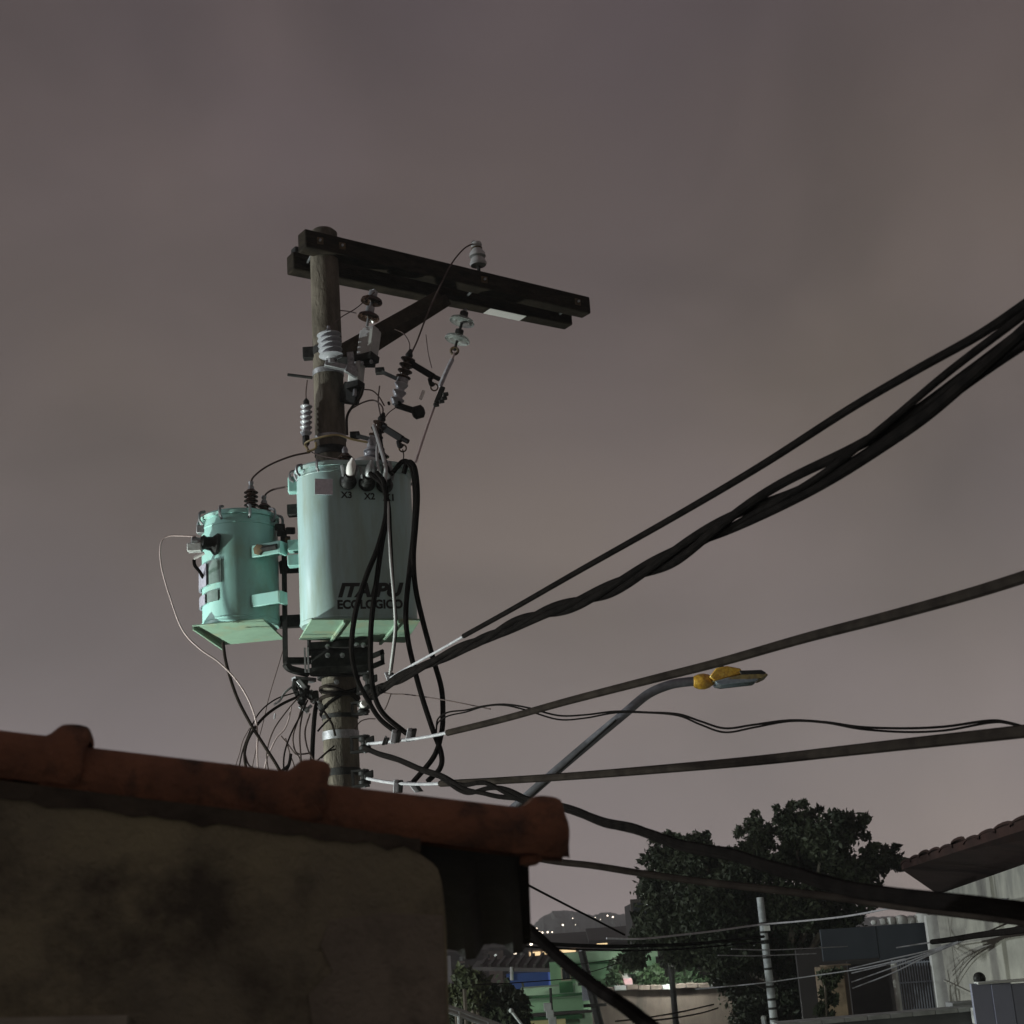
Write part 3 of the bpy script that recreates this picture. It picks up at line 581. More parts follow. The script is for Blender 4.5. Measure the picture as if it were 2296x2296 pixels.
# tile profile along its length (fraction, radius) : neck, body, collar
R0 = S(67, 700, 1800, 2.95)
def cap_tile(start, length, flare=0.0):
    prof = [(0.0, .90), (.03, .93), (.5, .97), (.80, .985), (.838, 1.0), (.852, 1.045), (.864, 1.105), (.876, 1.165), (.888, 1.215), (.902, 1.25), (.92, 1.275), (.945, 1.285), (.965, 1.265), (.98, 1.21), (.99, 1.12)]
    vs_ = []; seg = 20; n_ = len(prof)
    for inner in (0, 1):
        for f_, r_ in prof:
            for j in range(seg + 1):
                an = R(-38) + (math.pi + R(76)) * j / seg
                rr = R0 * r_ - inner * .012
                lowr = -.20 * R0 * (1 - min(1, max(0, (r_ - 1.0) / .2)))
                vs_.append(start + capd * (length * f_ + (flare * (1 - math.sin(an)) * max(0, (f_ - .85) / .14) + .002 * math.sin(5 * an + start.x * 40) * (f_ > .97))) + sidec * math.cos(an) * rr * .98 + upc * (math.sin(an) * rr + lowr))
    w = seg + 1; o = n_ * w
    fs = [(i * w + j, i * w + j + 1, (i + 1) * w + j + 1, (i + 1) * w + j) for i in range(n_ - 1) for j in range(seg)]
    fs += [(o + (i + 1) * w + j, o + (i + 1) * w + j + 1, o + i * w + j + 1, o + i * w + j) for i in range(n_ - 1) for j in range(seg)]
    fs += [((n_ - 1) * w + j, (n_ - 1) * w + j + 1, o + (n_ - 1) * w + j + 1, o + (n_ - 1) * w + j) for j in range(seg)] + [(j + 1, j, o + j, o + j + 1) for j in range(seg)]
    fs += [(i * w, (i + 1) * w, o + (i + 1) * w, o + i * w) for i in range(n_ - 1)] + [((i + 1) * w + seg, i * w + seg, o + i * w + seg, o + (i + 1) * w + seg) for i in range(n_ - 1)]
    return MB().add(vs_, fs)
ln = step.length * 1.17
for k in range(-9, 3):
    collar = jc[0] + step * k + upc * random.uniform(-.002, .002)
    cap_tile(collar - capd * ln * .932, ln, .012 if k == 2 else 0).build('cap_tile', 'terracotta', t)
# small flared end of the last tile hanging past the wall
a = WH(1183, 1925, -.02)
m = MB(); m.lathe([(.010, 0), (.020, .008), (.022, .02), (.010, .026)], a + Vector((.004, 0, .012)), (0.1, 0, -1), 14); m.build('tile_lug', 'terracotta', t)
# pale ledge at the foot of the frame
MB().bar(WH(-80, 2296, .02), WH(288, 2288, .02), .05, .018).build('ledge', 'pale_ledge', t, .003)
# dark scalloped roof behind the wall end: corrugated sheet sloping away, seen from below
t = thing('corrugated_roof', 'dark corrugated roof overhang with a scalloped lower edge', 'roof', (endT.x, endT.y + .4, endT.z))
nr, nc = 6, 76
A = WH(1184, 1880, -.09); A_l = A - wx * 1.6 + Vector((0, 0, 1.6 * -slope * -1 * .0))
farR = P(1192, 2118, 3.55); farL = farR - wx * 1.6
vs_ = []
A_l = A - wx * 1.6
for i in range(nr):
    for j in range(nc):
        u_, v_ = i / (nr - 1), j / (nc - 1)
        q = (A_l.lerp(A, v_)).lerp(farL.lerp(farR, v_), u_)
        ph = (1 - v_) * 1.6 / 0.105 * 2 * math.pi
        vs_.append(q + Vector((0, 0, (.017 * math.sin(ph + 2.6) + .005 * math.sin(2 * ph + 1)) * min(1, u_ * 3) - (1 - v_) * .085 * u_)))
m = MB(); o = nr * nc
fs = [(i * nc + j, i * nc + j + 1, (i + 1) * nc + j + 1, (i + 1) * nc + j) for i in range(nr - 1) for j in range(nc - 1)]
m.add(vs_ + [v + Vector((0, 0, .01)) for v in vs_], fs[0:0] + [tuple(f[::-1]) for f in fs] + [tuple(x + o for x in f) for f in fs] + [((nr - 1) * nc + j, (nr - 1) * nc + j + 1, o + (nr - 1) * nc + j + 1, o + (nr - 1) * nc + j) for j in range(nc - 1)]
      + [(i * nc + nc - 1, (i + 1) * nc + nc - 1, o + (i + 1) * nc + nc - 1, o + i * nc + nc - 1)[::-1] for i in range(nr - 1)])
m.build('sheet', 'roof_sheet', t)
MB().bar(A + Vector((-.01, .0, -.008)), A.lerp(farR, .93) + Vector((-.01, 0, -.002)), .016, .02).build('edge_batten', 'old_wood', t)
# ------------------------------------------------------------------ main utility pole
PY = 10.72
ptop, pbot = P(725, 524, PY), P(768, 1760, PY)
pd = (pbot - ptop); foot = ptop + pd * (ptop.z / -pd.z); axis_at = lambda z: ptop + pd * ((ptop.z - z) / -pd.z)
rt, rb = S(31, 725, 560, PY), S(40, 765, 1650, PY)
rad_at = lambda z: rt + (rb - rt) * (ptop.z - z) / (ptop.z - pbot.z)
pole = thing('utility_pole', 'round concrete utility pole carrying timber crossarms and two mint transformers', 'pole', foot)
zs = np.linspace(0, ptop.z, 14)
m = MB(); m.tube([axis_at(z) for z in zs] + [ptop + Vector((0, 0, .025))], [rad_at(z) for z in zs] + [rt * .75], 28); m.build('shaft', 'concrete_pole', pole)
zA = P(676, 540, 10.52).z
N0, N1 = P(676, 540, 10.52), PZ(1314, 690, zA)
F0, F1 = PZ(650, 590, zA), PZ(1274, 716, zA)
print('arm', N0, N1, F0, F1, (N1 - N0).length, (F1 - F0).length)
bh = S(43, 690, 550, 10.6)
def arm(p, q): return MB().bar(p, q, .125, bh * 1.06)
A1 = arm(N0, N1).build('crossarm', 'old_wood', pole, .012); A2 = arm(F0, F1).build('crossarm', 'old_wood', pole, .012)
an_ = (N1 - N0).normalized(); az_ = Vector((0, 0, 1)); as_ = an_.cross(az_)
# bolts and end block of the arms
for f_ in (.05, .12, .6, .95):
    a, b = N0.lerp(N1, f_), F0.lerp(F1, f_); d = (b - a).normalized(); MB().tube([a - d * .09, b + d * .09], .01, 8).build('through_bolt', 'galvanised', pole)
    MB().box(a - d * .066, d * .004, az_ * .028, d.cross(az_) * .028).build('washer', 'rust_steel', pole)
MB().bar(F0.lerp(N0, .0) + an_ * .03 + az_ * (bh * .55 + .03), F0 + an_ * .16 + az_ * (bh * .55 + .03), .08, .06).build('end_block', 'dark_steel', pole, .01)
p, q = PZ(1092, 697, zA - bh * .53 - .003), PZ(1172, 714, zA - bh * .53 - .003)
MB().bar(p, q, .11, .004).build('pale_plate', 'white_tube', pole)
# braces
for (x0, y0, Y0, x1, y1, Y1) in ((985, 664, 11.35, 757, 792, 10.62), (1003, 672, 11.55, 765, 822, 10.85)):
    MB().bar(P(x0, y0, Y0), P(x1, y1, Y1), .035, .10).build('brace', 'brace_wood', pole, .006)
# pole bands and step bolt
def band(z, h=.05, mat='galvanised', name='band', grow=.006):
    c = axis_at(z); r = rad_at(z) + grow
    MB().lathe([(r - .012, -h / 2), (r, -h / 2), (r, h / 2), (r - .012, h / 2)], c, (0, 0, 1), 28).build(name, mat, pole)
for py, h, mt_ in ((790, .06, 'dark_steel'), (838, .04, 'galvanised'), (985, .03, 'galvanised'), (1015, .06, 'dark_steel'), (1610, .03, 'dark_steel'), (1652, .06, 'galvanised'), (1735, .05, 'dark_steel')):
    band(P(740, py, PY).z, h, mt_)
MB().box(P(693, 793, PY - .02), (.045, 0, 0), (0, .035, 0), (0, 0, .045)).build('band_lug', 'dark_steel', pole, .006)
MB().tube([P(700, 847, PY), P(645, 840, PY)], .012, 8).build('step_bolt', 'dark_steel', pole)
# transformer saddle bracket below the tanks
bz0, bz1 = P(760, 1512, 10.55).z, P(760, 1442, 10.55).z
c = axis_at((bz0 + bz1) / 2)
ex15 = Vector((math.cos(R(15)), math.sin(R(15)), 0)); ey15 = Vector((-math.sin(R(15)), math.cos(R(15)), 0))
MB().lathe([(rad_at(bz0) + .004, bz0 - c.z), (rad_at(bz0) + .03, bz0 - c.z), (rad_at(bz0) + .03, bz1 - c.z), (rad_at(bz0) + .004, bz1 - c.z)], c, (0, 0, 1), 24).build('saddle', 'dark_steel', pole)
p, q = P(694, 1478, 10.5), P(830, 1478, 10.5)
MB().box((p + q) / 2 + Vector((0, .06, 0)), (q - p) / 2 * .98, (0, .02, 0), (0, 0, (bz1 - bz0) / 2)).build('saddle_plate', 'dark_steel', pole, .006)
for zz in (bz1 - .02, bz0 + .02): MB().bar(Vector((p.x, p.y, zz)), Vector((q.x, q.y, zz)), .06, .05).build('channel', 'dark_steel', pole, .004)
for x in (683, 690): MB().bar(P(x, 1452, 10.42), P(x + 2, 1508, 10.42), .012, .012, (0, 1, 0)).build('flat_bar', 'galvanised', pole)
a, b = P(832, 1484, 10.5), P(861, 1472, 10.5); hh = .036                 # slotted angle at the right
for dz in (-1, 1): MB().bar(a + az_ * dz * hh, b + az_ * dz * hh, .02, .034).build('slotted_angle', 'dark_steel', pole)
MB().bar(b - (b - a) * .12 + az_ * -.05, b - (b - a) * .12 + az_ * .05, .02, .025, (1, 0, 0)).build('slotted_angle', 'dark_steel', pole)
for x, y in ((735, 1450), (735, 1470), (768, 1470), (755, 1530), (800, 1447), (815, 1447)):
    MB().lathe([(.018, 0), (.018, .02), (.010, .022), (.010, .045)], P(x, y, 10.44), (0, -1, 0), 6).build('bolt', 'galvanised', pole)
# hanger frame carrying the small transformer
a, b = P(637, 1242, 10.42), P(640, 1488, 10.42)
MB().bar(a, b, .03, .045, (0, 1, 0)).build('hanger_bar', 'dark_steel', pole)
MB().tube(spline([b, P(652, 1500, 10.45), P(690, 1510, 10.55)]), .028, 8).build('hanger_foot', 'dark_steel', pole)
MB().bar(P(640, 1482, 10.45), P(698, 1482, 10.6), .05, .045).build('hanger_arm', 'dark_steel', pole)
for y in (1272, 1395):
    MB().bar(P(628, y, 10.5), P(705, y - 4, 10.62), .05, .09).build('hanger_arm', 'dark_steel', pole, .006)
MB().tube([P(688, 1290, 10.5), P(694, 1470, 10.5)], .014, 8).build('conduit', 'dark_steel', pole)

# ------------------------------------------------------------------ insulator makers
def sheds(p0, p1, core, shed, n, seg=18, drop=.35):
    p0, p1 = Vector(p0), Vector(p1); L_ = (p1 - p0).length; pr = [(core * .9, 0)]
    for k in range(n):
        s = L_ * (k + .1) / n; w = L_ / n
        pr += [(core, s), (shed, s + w * .15), (shed * 1.0, s + w * .27), (core * 1.15, s + w * (.27 + drop)), (core, s + w * .8)]
    pr += [(core * .9, L_)]
    return MB().lathe(pr, p0, (p1 - p0), seg)

# arrester on the pole front
Y = 10.45
t = thing('surge_arrester', 'grey ribbed surge arrester clamped on the front of the pole', 'arrester', P(742, 805, Y))
sheds(P(737, 748, Y), P(743, 805, Y), .045, S(27, 740, 780, Y), 5).build('housing', 'porcelain_grey', t)
MB().lathe([(.02, 0), (.03, .02), (.012, .04), (.012, .06)], P(737, 748, Y), (0, 0, 1), 10).build('top_cap', 'galvanised', t)
MB().bar(P(728, 815, Y), P(800, 830, Y + .05), .05, .045).build('bracket', 'galvanised', t, .006)
MB().bar(P(775, 825, Y), P(800, 840, Y + .05), .03, .06).build('bracket_foot', 'galvanised', t, .004)
MB().tube([P(742, 800, Y), P(743, 815, Y)], .03, 10).build('stud', 'galvanised', t)
# hanging arrester left of the pole
Y = 10.6
t = thing('surge_arrester', 'slim grey ribbed arrester hanging left of the pole', 'arrester', P(687, 985, Y))
sheds(P(687, 908, Y), P(686, 978, Y), .028, S(13.5, 687, 940, Y), 6, 16).build('housing', 'porcelain_grey', t)
MB().lathe([(.022, 0), (.022, .03), (.008, .05)], P(687, 908, Y), (0, 0, 1), 10).build('top_cap', 'dark_steel', t)
MB().lathe([(.026, 0), (.026, .06), (.012, .08)], P(686, 978, Y), (0, 0, -1), 10).build('base', 'black_polymer', t)
MB().tube(spline([P(689, 852, Y), P(686, 880, Y), P(687, 905, Y)]), .005, 6).build('lead', 'wire_brown', t)
# suspension discs under the arm (brown)
def string(label, pts, discr, discmat, capmat, group=None, name='disc_insulator', Yw=11.0):
    t = thing(name, label, 'insulator', pts[0], group)
    d = (pts[-1] - pts[0]); n = 2; L_ = d.length; d.normalize()
    for k in range(n):
        o = pts[0] + d * (L_ * (.18 + .42 * k))
        MB().lathe([(.018, -.05), (.034, -.045), (.036, .01), (.02, .02)], o, d, 14).build('metal_cap', capmat, t)
        MB().lathe([(.03, 0), (discr * .55, .004), (discr * .92, .024), (discr, .045), (discr * .96, .05), (discr * .8, .036), (discr * .6, .048), (discr * .4, .034), (.02, .05)], o, d, 24).build('disc', discmat, t)
        MB().tube([o + d * .045, o + d * (L_ * .36)], .011, 8).build('pin', capmat, t)
    MB().torus(pts[0] + d * .02, d.orthogonal(), .022, .008, 12).build('shackle', 'galvanised', t)
    return t, d
string('brown two disc insulator hanging under the arm near the pole', [P(838, 650, 10.95), P(822, 735, 10.95)], S(25, 830, 690, 10.95), 'porcelain_brown', 'galvanised')
mg = bpy.data.materials.new('glass_disc'); mg.use_nodes = True; b = mg.node_tree.nodes['Principled BSDF']
b.inputs['Base Color'].default_value = (0.62, 0.66, 0.63, 1); b.inputs['Roughness'].default_value = 0.12; b.inputs['Transmission Weight'].default_value = 0.75; b.inputs['IOR'].default_value = 1.45; M['glass_disc'] = mg
gt, gd = string('clear glass two disc insulator hanging under the far arm', [P(1043, 694, 11.5), P(1018, 790, 11.5)], S(29, 1030, 740, 11.5), 'glass_disc', 'dark_steel')
MB().torus(P(1019, 787, 11.5), (0, 1, 0), S(8, 1019, 787, 11.5), .012, 14).build('end_ring', 'rust_steel', gt)
# pin insulator on the arm
Y = P(1070, 600, 11).y; tp = N0.lerp(N1, .62); 
pi0 = hit(1073, 596, N0, Vector((0, 1, 0)) * 1.0 - an_ * 0.0) if False else P(1073, 600, 11.45)
t = thing('pin_insulator', 'squat grey pin insulator standing on top of the crossarm', 'insulator', pi0)
up_ = (P(1068, 545, 11.45) - pi0)
u1 = up_.normalized(); H = up_.length; w_ = S(19, 1070, 570, 11.45)
MB().lathe([(.02, H * .02), (w_ * .9, H * .04), (w_ * 1.02, H * .12), (w_ * .8, H * .3), (w_ * .62, H * .36), (w_ * .98, H * .4), (w_ * .9, H * .55), (w_ * .6, H * .68), (w_ * .5, H * .78), (w_ * .66, H * .86), (w_ * .55, H * .97), (w_ * .2, H)], pi0 + u1 * .01, u1, 20).build('body', 'grey_fuse', t)
MB().tube([pi0 - u1 * .09, pi0 + u1 * .05], .014, 8).build('pin', 'dark_steel', t)
MB().torus(pi0 + u1 * H * .78, u1, w_ * .55, .008, 14).build('tie_wire', 'rust_steel', t)
MB().ball(pi0 + u1 * H + Vector((-.02, 0, 0)), .022, 8).build('wire_clamp', 'dark_steel', t)

# wire maker
def wire(name, label, pts, r, matn, cat='wire', group=None, seg=8, n=8, radii=None):
    w = [P(*p) for p in pts]; sp = spline(w, n); m = MB(); m.tube(sp, r, seg)
    o0 = bpy.data.objects.new('x', None); loc = w[0]
    me_off = loc
    m.v = [v - me_off for v in m.v]
    o = m.build(name, matn); o.location = loc; bpy.data.objects.remove(o0)
    return tag(o, label, cat, group)

# grey box fuses right of the pole
def box_fuse(label, px0, px1, y0, y1, Y, lean, parts):
    t = thing('fuse_box', label, 'fuse box', P((px0 + px1) / 2, y1, Y))
    w = S((px1 - px0) / 2, px0, y0, Y); a, b = P((px0 + px1) / 2 + lean, y0, Y), P((px0 + px1) / 2 - lean, y1, Y)
    d = b - a; ex = Vector((math.cos(R(-24)), math.sin(R(-24)), 0)); ey = d.normalized().cross(ex).normalized()
    MB().box((a + b) / 2, ex * w * .92, ey * w * .8, d / 2).build('housing', 'grey_fuse', t, .012)
    MB().box(a, ex * w * .7, ey * w * .6, d.normalized() * .02).build('cap', 'grey_fuse', t, .008)
    MB().box(b + d.normalized() * .012, ex * w * 1.02, ey * w * .9, d.normalized() * .025).build('clamp_band', 'dark_steel', t, .004)
    MB().tube([b, b + d.normalized() * parts], .014, 8).build('stud', 'galvanised', t)
    return t
box_fuse('larger pale grey fuse box below the timber brace', 806, 848, 742, 802, 10.55, 4, .05)
box_fuse('smaller pale grey fuse box below the dark clamp', 783, 815, 818, 862, 10.55, 2, .09)
t = thing('fuse_bracket', 'dark steel bracket between the two grey fuse boxes', 'bracket', P(800, 812, 10.58))
MB().bar(P(758, 812, 10.62), P(840, 812, 10.55), .06, .07).build('beam', 'dark_steel', t, .006); MB().bar(P(785, 790, 10.5), P(788, 826, 10.5), .05, .03, (0, 1, 0)).build('plate', 'galvanised', t, .004)
MB().bar(P(770, 880, 10.66), P(806, 885, 10.6), .06, .16).build('lower_plate', 'dark_steel', t, .01)
for x, y in ((790, 806), (812, 815), (833, 812)): MB().lathe([(.015, 0), (.015, .016), (.008, .018), (.008, .035)], P(x, y, 10.5), (0, -1, 0), 6).build('bolt', 'galvanised', t)

# expulsion fuse cutouts
def cutout(label, top, bot, mount, arm_end, ring, Y, n, lowmat, hinge=None):
    t = thing('fuse_cutout', label, 'fuse cutout', P(*bot, Y))
    a, b = P(*top, Y), P(*bot, Y); d = (b - a).normalized(); L_ = (b - a).length
    sheds(a, a + (b - a) * .5, .03, S(17, *top, Y), n, 16).build('upper_insulator', 'porcelain_brown', t)
    sheds(a + (b - a) * .52, b, .034, S(16, *bot, Y), max(2, n - 1), 16).build('lower_insulator', lowmat, t)
    MB().lathe([(.024, 0), (.03, .02), (.018, .05), (.01, .07)], a, -d, 10).build('top_terminal', 'dark_steel', t)
    mid = a.lerp(b, .5); MB().bar(P(*mount, Y + .1), mid, .035, .03).build('mount_bracket', 'dark_steel', t)
    MB().lathe([(.04, -.02), (.045, -.02), (.045, .02), (.04, .02)], mid, d, 14).build('mount_band', 'galvanised', t)
    MB().box(P(*mount, Y + .1), (.035, 0, 0), (0, .03, 0), (0, 0, .022)).build('mount_plate', 'dark_steel', t, .004)
    e = P(*arm_end, Y - .1); MB().bar(a + d * .03, e, .03, .05).build('contact_arm', 'black_polymer', t, .006)
    MB().tube([a.lerp(e, .9), e + (e - a).normalized() * .02 + Vector((.03, 0, -.01))], .018, 8).build('contact_tip', 'dark_steel', t)
    rg = P(*ring, Y - .1); MB().tube(spline([e + Vector((-.03, 0, -.01)), e.lerp(rg, .5) + Vector((-.02, 0, -.02)), rg + Vector((0, 0, .03))]), .016, 8).build('hook', 'dark_steel', t)
    MB().torus(rg, (0, 1, .2), S(8, *ring, Y), .006, 14).build('pull_ring', 'rust_steel', t)
    if hinge:
        h = P(*hinge, Y - .05); MB().bar(b, h, .04, .045).build('hinge_arm', 'dark_steel', t, .006); MB().lathe([(.03, -.045), (.05, -.03), (.05, .03), (.03, .045)], h, (1, .2, .3), 12).build('hinge_cup', 'dark_steel', t)
        for s_ in (-.05, .03): MB().lathe([(.012, 0), (.012, .03)], b + Vector((s_, -.03, 0)), (0, -1, 0), 6).build('bolt', 'dark_steel', t)
    return t
ct1 = cutout('upper fuse cutout with dark insulator and open contact arm', (916, 802), (888, 908), (852, 832), (972, 845), (974, 868), 10.9, 4, 'porcelain_grey', (938, 924))
ct2 = cutout('lower fuse cutout just above the big tank lid', (854, 945), (826, 1030), (796, 976), (902, 985), (903, 1005), 10.45, 3, 'porcelain_grey', None)
t = wire('fuse_tube', 'short white fuse tube beside the upper cutout', [(950, 876, 10.8), (943, 895, 10.8)], .013, 'white_tube', 'fuse tube')

# ------------------------------------------------------------------ wires near the pole top
Yp = 10.9
wire('jumper_wire', 'brown jumper wire from the pin insulator to the upper cutout', [(1064, 545, 11.45), (1040, 558, 11.3), (1012, 592, 11.2), (985, 645, 11.1), (958, 705, 11.0), (935, 765, 10.95), (918, 800, 10.9)], .0065, 'wire_brown')
wire('guy_wire', 'pale pink tension wire falling from the glass insulator', [(1019, 792, 11.5), (1010, 815, 11.45), (990, 860, 11.4), (975, 908, 11.3), (955, 965, 11.1), (932, 1036, 10.9)], .010, 'wire_pink')
t = wire('wire_grip', 'light metal grip sleeve on the pink tension wire', [(1014, 806, 11.46), (1000, 835, 11.42), (986, 868, 11.39)], .019, 'bare_wire', 'grip')
t = thing('wire_clamp', 'dark bolted clamp at the middle of the pink wire', 'clamp', P(988, 890, 11.3))
MB().bar(P(993, 868, 11.3), P(978, 905, 11.28), .04, .03, (0, 1, 0)).build('jaw', 'dark_steel', t, .004)
for x, y in ((996, 893), (990, 900), (978, 908), (999, 884)): MB().lathe([(.016, -.02), (.016, .02)], P(x, y, 11.27), (1, .3, .2), 6).build('nut', 'dark_steel', t)
wire('tie_wire', 'thin wire looping from the brace to the upper cutout', [(885, 738, 11.0), (905, 748, 11.0), (918, 770, 10.95), (917, 795, 10.9)], .004, 'wire_brown')
wire('tie_wire', 'thin slack wire between arm and cutout tip', [(955, 750, 11.0), (960, 790, 10.95), (968, 825, 10.9)], .003, 'wire_brown')
wire('tie_wire', 'thin wire from the pole to the brown insulator', [(762, 696, 10.7), (780, 698, 10.8), (798, 702, 10.95)], .004, 'wire_brown')
wire('jumper_wire', 'dark wire curling down from the small fuse box', [(815, 868, 10.5), (808, 890, 10.5), (790, 912, 10.5), (778, 935, 10.5), (778, 975, 10.5)], .010, 'cable_weathered')
wire('jumper_wire', 'thin brown arc wire between fuse box and lower cutout', [(785, 918, 10.5), (815, 902, 10.5), (840, 898, 10.5), (858, 915, 10.45), (855, 942, 10.45)], .006, 'wire_brown')
wire('jumper_wire', 'thin upright wire above the lower cutout', [(851, 865, 10.5), (848, 900, 10.5), (852, 925, 10.45), (855, 945, 10.45)], .005, 'wire_brown')
wire('jumper_wire', 'thin arc wire from bracket past the upright wire', [(815, 873, 10.5), (835, 876, 10.5), (850, 890, 10.5), (862, 910, 10.5)], .005, 'wire_brown')
wire('tie_wire', 'thin brown wire from the pole front arrester up to the arm', [(738, 745, 10.42), (760, 715, 10.6), (800, 690, 10.8), (840, 655, 10.9)], .004, 'wire_brown')
wire('tie_wire', 'thin dark wire drooping from the lower cutout ring to the tank', [(903, 1008, 10.35), (905, 1025, 10.2), (898, 1045, 10.0), (885, 1058, 9.85)], .004, 'cable_weathered')
wire('tie_wire', 'thin wire arching between both fuse cutouts', [(890, 912, 10.9), (872, 925, 10.7), (862, 938, 10.5), (856, 945, 10.45)], .004, 'wire_brown')
wire('tie_wire', 'thin wire from hanging arrester base across to the tank lid', [(686, 990, 10.6), (694, 1010, 10.5), (720, 1022, 10.35), (760, 1030, 10.1)], .004, 'wire_brown')
wire('yellow_wire', 'yellowish wire looped around the pole above the tank', [(690, 1008, 10.5), (684, 996, 10.5), (695, 988, 10.45), (730, 978, 10.4), (760, 976, 10.4), (790, 985, 10.4), (825, 992, 10.4)], .008, 'wire_yellow')
wire('yellow_wire', 'short orange wire end beside the pole above the lid', [(708, 992, 10.45), (708, 1004, 10.44), (698, 1010, 10.45), (688, 1013, 10.45)], .009, 'wire_yellow')

# ------------------------------------------------------------------ big transformer
BYAW = R(15.0)
ex, ey, ez = ex15, ey15, Vector((0, 0, 1))
fl, fr = P(700, 1388, 9.84), None
zb = fl.z
bfo = fl                                                   # a point on the front face plane
fnor = -ey
bl_, br_ = hit(684, 1395, bfo, fnor), hit(950, 1388, bfo, fnor)
ztop_b = hit(800, 1034, bfo, fnor).z
rr = .235
u0 = (bl_ - bfo).dot(ex); u1_ = (br_ - bfo).dot(ex)
print('big tank width', u1_ - u0, 'height', ztop_b - zb)
def BT(u, v, z): return bfo + ex * u + ey * v + ez * (z - zb)
def stadium(u0, u1, v0, v1, r, z, grow=0.0, seg=10):
    pts = []
    for cu, cv, a0 in ((u1 - r, v0 + r, -90), (u1 - r, v1 - r, 0), (u0 + r, v1 - r, 90), (u0 + r, v0 + r, 180)):
        for k in range(seg + 1):
            a = R(a0 + 90 * k / seg); pts.append(BT(cu + (r + grow) * math.cos(a), cv + (r + grow) * math.sin(a), z))
    return pts
D = 2 * rr + .02
big = thing('big_transformer', 'large mint oval tank transformer lettered ITAIPU in front of the pole', 'transformer', BT((u0 + u1_) / 2, D / 2, zb))
def ring_solid(levels, cap_top=True, cap_bot=True):
    m = MB(); n = len(levels[0]); vs_ = [p for l in levels for p in l]
    fs = [(i * n + k, i * n + (k + 1) % n, (i + 1) * n + (k + 1) % n, (i + 1) * n + k) for i in range(len(levels) - 1) for k in range(n)]
    if cap_bot: fs.append(tuple(range(n))[::-1])
    if cap_top: fs.append(tuple(range((len(levels) - 1) * n, len(levels) * n)))
    return m.add(vs_, fs)
st = lambda z, g=0.0: stadium(u0, u1_, 0, D, rr, z, g)
tank = ring_solid([st(zb, -.006), st(zb + .012), st(zb + .4), st(ztop_b - .03)]).build('tank', 'big_mint_paint', big)
lid = ring_solid([st(ztop_b - .03, .0), st(ztop_b - .03, .018), st(ztop_b - .008, .02), st(ztop_b + .004, .012), st(ztop_b + .02, -.08)]).build('lid', 'big_mint_paint', big)
rim = st(ztop_b - .02, .022); nrim = len(rim)
for k in range(0, nrim, 4):
    p = rim[k]; o_ = (p - BT((u0 + u1_) / 2, D / 2, ztop_b - .02)); o_.z = 0
    # outward direction
    a_, b_ = rim[(k - 1) % nrim], rim[(k + 1) % nrim]; tg = (b_ - a_).normalized(); ou = tg.cross(ez).normalized(); ou = ou if ou.dot(o_) > 0 else -ou
    MB().tube(spline([p - ez * .05 - ou * .004, p - ez * .03 + ou * .022, p + ez * .015 + ou * .018, p + ez * .03 - ou * .02], 4), .010, 6).build('rim_clamp', 'galvanised', lid)
# base plate with skid bars (underside in view)
zpl = zb
pc = [PZ(671, 1431, zpl), PZ(698, 1386, zpl), PZ(943, 1387, zpl), PZ(908, 1438, zpl)]
print('baseplate', pc)
bp_ = MB().prism(pc, Vector((0, 0, -.012))).build('base_plate', 'base_paint', big, .003)
for f_ in (.30, .80):
    a, b = pc[1].lerp(pc[2], f_), pc[0].lerp(pc[3], f_ * .95); MB().bar(a - ez * .022, b - ez * .022, .02, .02).build('skid_bar', 'base_paint', bp_, .003)
for zz in (zb + .012, ztop_b - .075):     # weld seams
    ring_solid([st(zz, .001), st(zz + .004, .004), st(zz + .010, .004), st(zz + .014, .001)], False, False).build('weld_seam', 'big_mint_paint', tank)
# lettering
def lettering(txt, name, px0, px1, pybase, pytop, par, shear=0.0, bold=.02, drop=0.0):
    cu = bpy.data.curves.new(name, 'FONT'); cu.body = txt; cu.extrude = 0.004; cu.offset = bold; cu.shear = shear
    o = bpy.data.objects.new(name, cu); COL.objects.link(o); dg = bpy.context.evaluated_depsgraph_get(); dg.update()
    me = bpy.data.meshes.new_from_object(o.evaluated_get(dg)); bpy.data.objects.remove(o)
    co = np.array([v.co[:] for v in me.vertices]); mn, mx = co.min(0), co.max(0)
    q0, q1, qt = hit(px0, pybase, bfo, fnor), hit(px1, pybase + drop, bfo, fnor), hit(px0, pytop, bfo, fnor)
    a0, a1 = (q0 - bfo).dot(ex), (q1 - bfo).dot(ex); z0, z1 = q0.z, qt.z; off = parent_loc(par)
    for v in me.vertices:
        u = a0 + (v.co.x - mn[0]) / (mx[0] - mn[0]) * (a1 - a0); z = z0 + (v.co.y - mn[1]) / (mx[1] - mn[1]) * (z1 - z0)
        w = BT(u, -.0008 - (.0012 if v.co.z > 0 else -.002), z); v.co = w - off
    me.materials.clear(); me.materials.append(M['black_paint'])
    ob = bpy.data.objects.new(name, me); COL.objects.link(ob); ob.parent = par; return ob
lettering('ITAIPU', 'lettering', 758, 907, 1340, 1307, tank, .28, .05, 8)
lettering('ECOLOGICO', 'lettering', 757, 904, 1366, 1345, tank, 0, .045, 6)
for s_, x in (('X3', 764), ('X2', 816), ('X1', 858)): lettering(s_, 'terminal_mark', x, x + 25, 1117 + (x - 764) * .06, 1102 + (x - 764) * .06, tank, 0, .03, 1)
# sticker
q = [hit(x, y, bfo + fnor * .003, fnor) for x, y in ((706, 1073), (746, 1074), (746, 1109), (706, 1108))]
MB().prism(q, ey * .003).build('sticker', 'label_plate', tank)
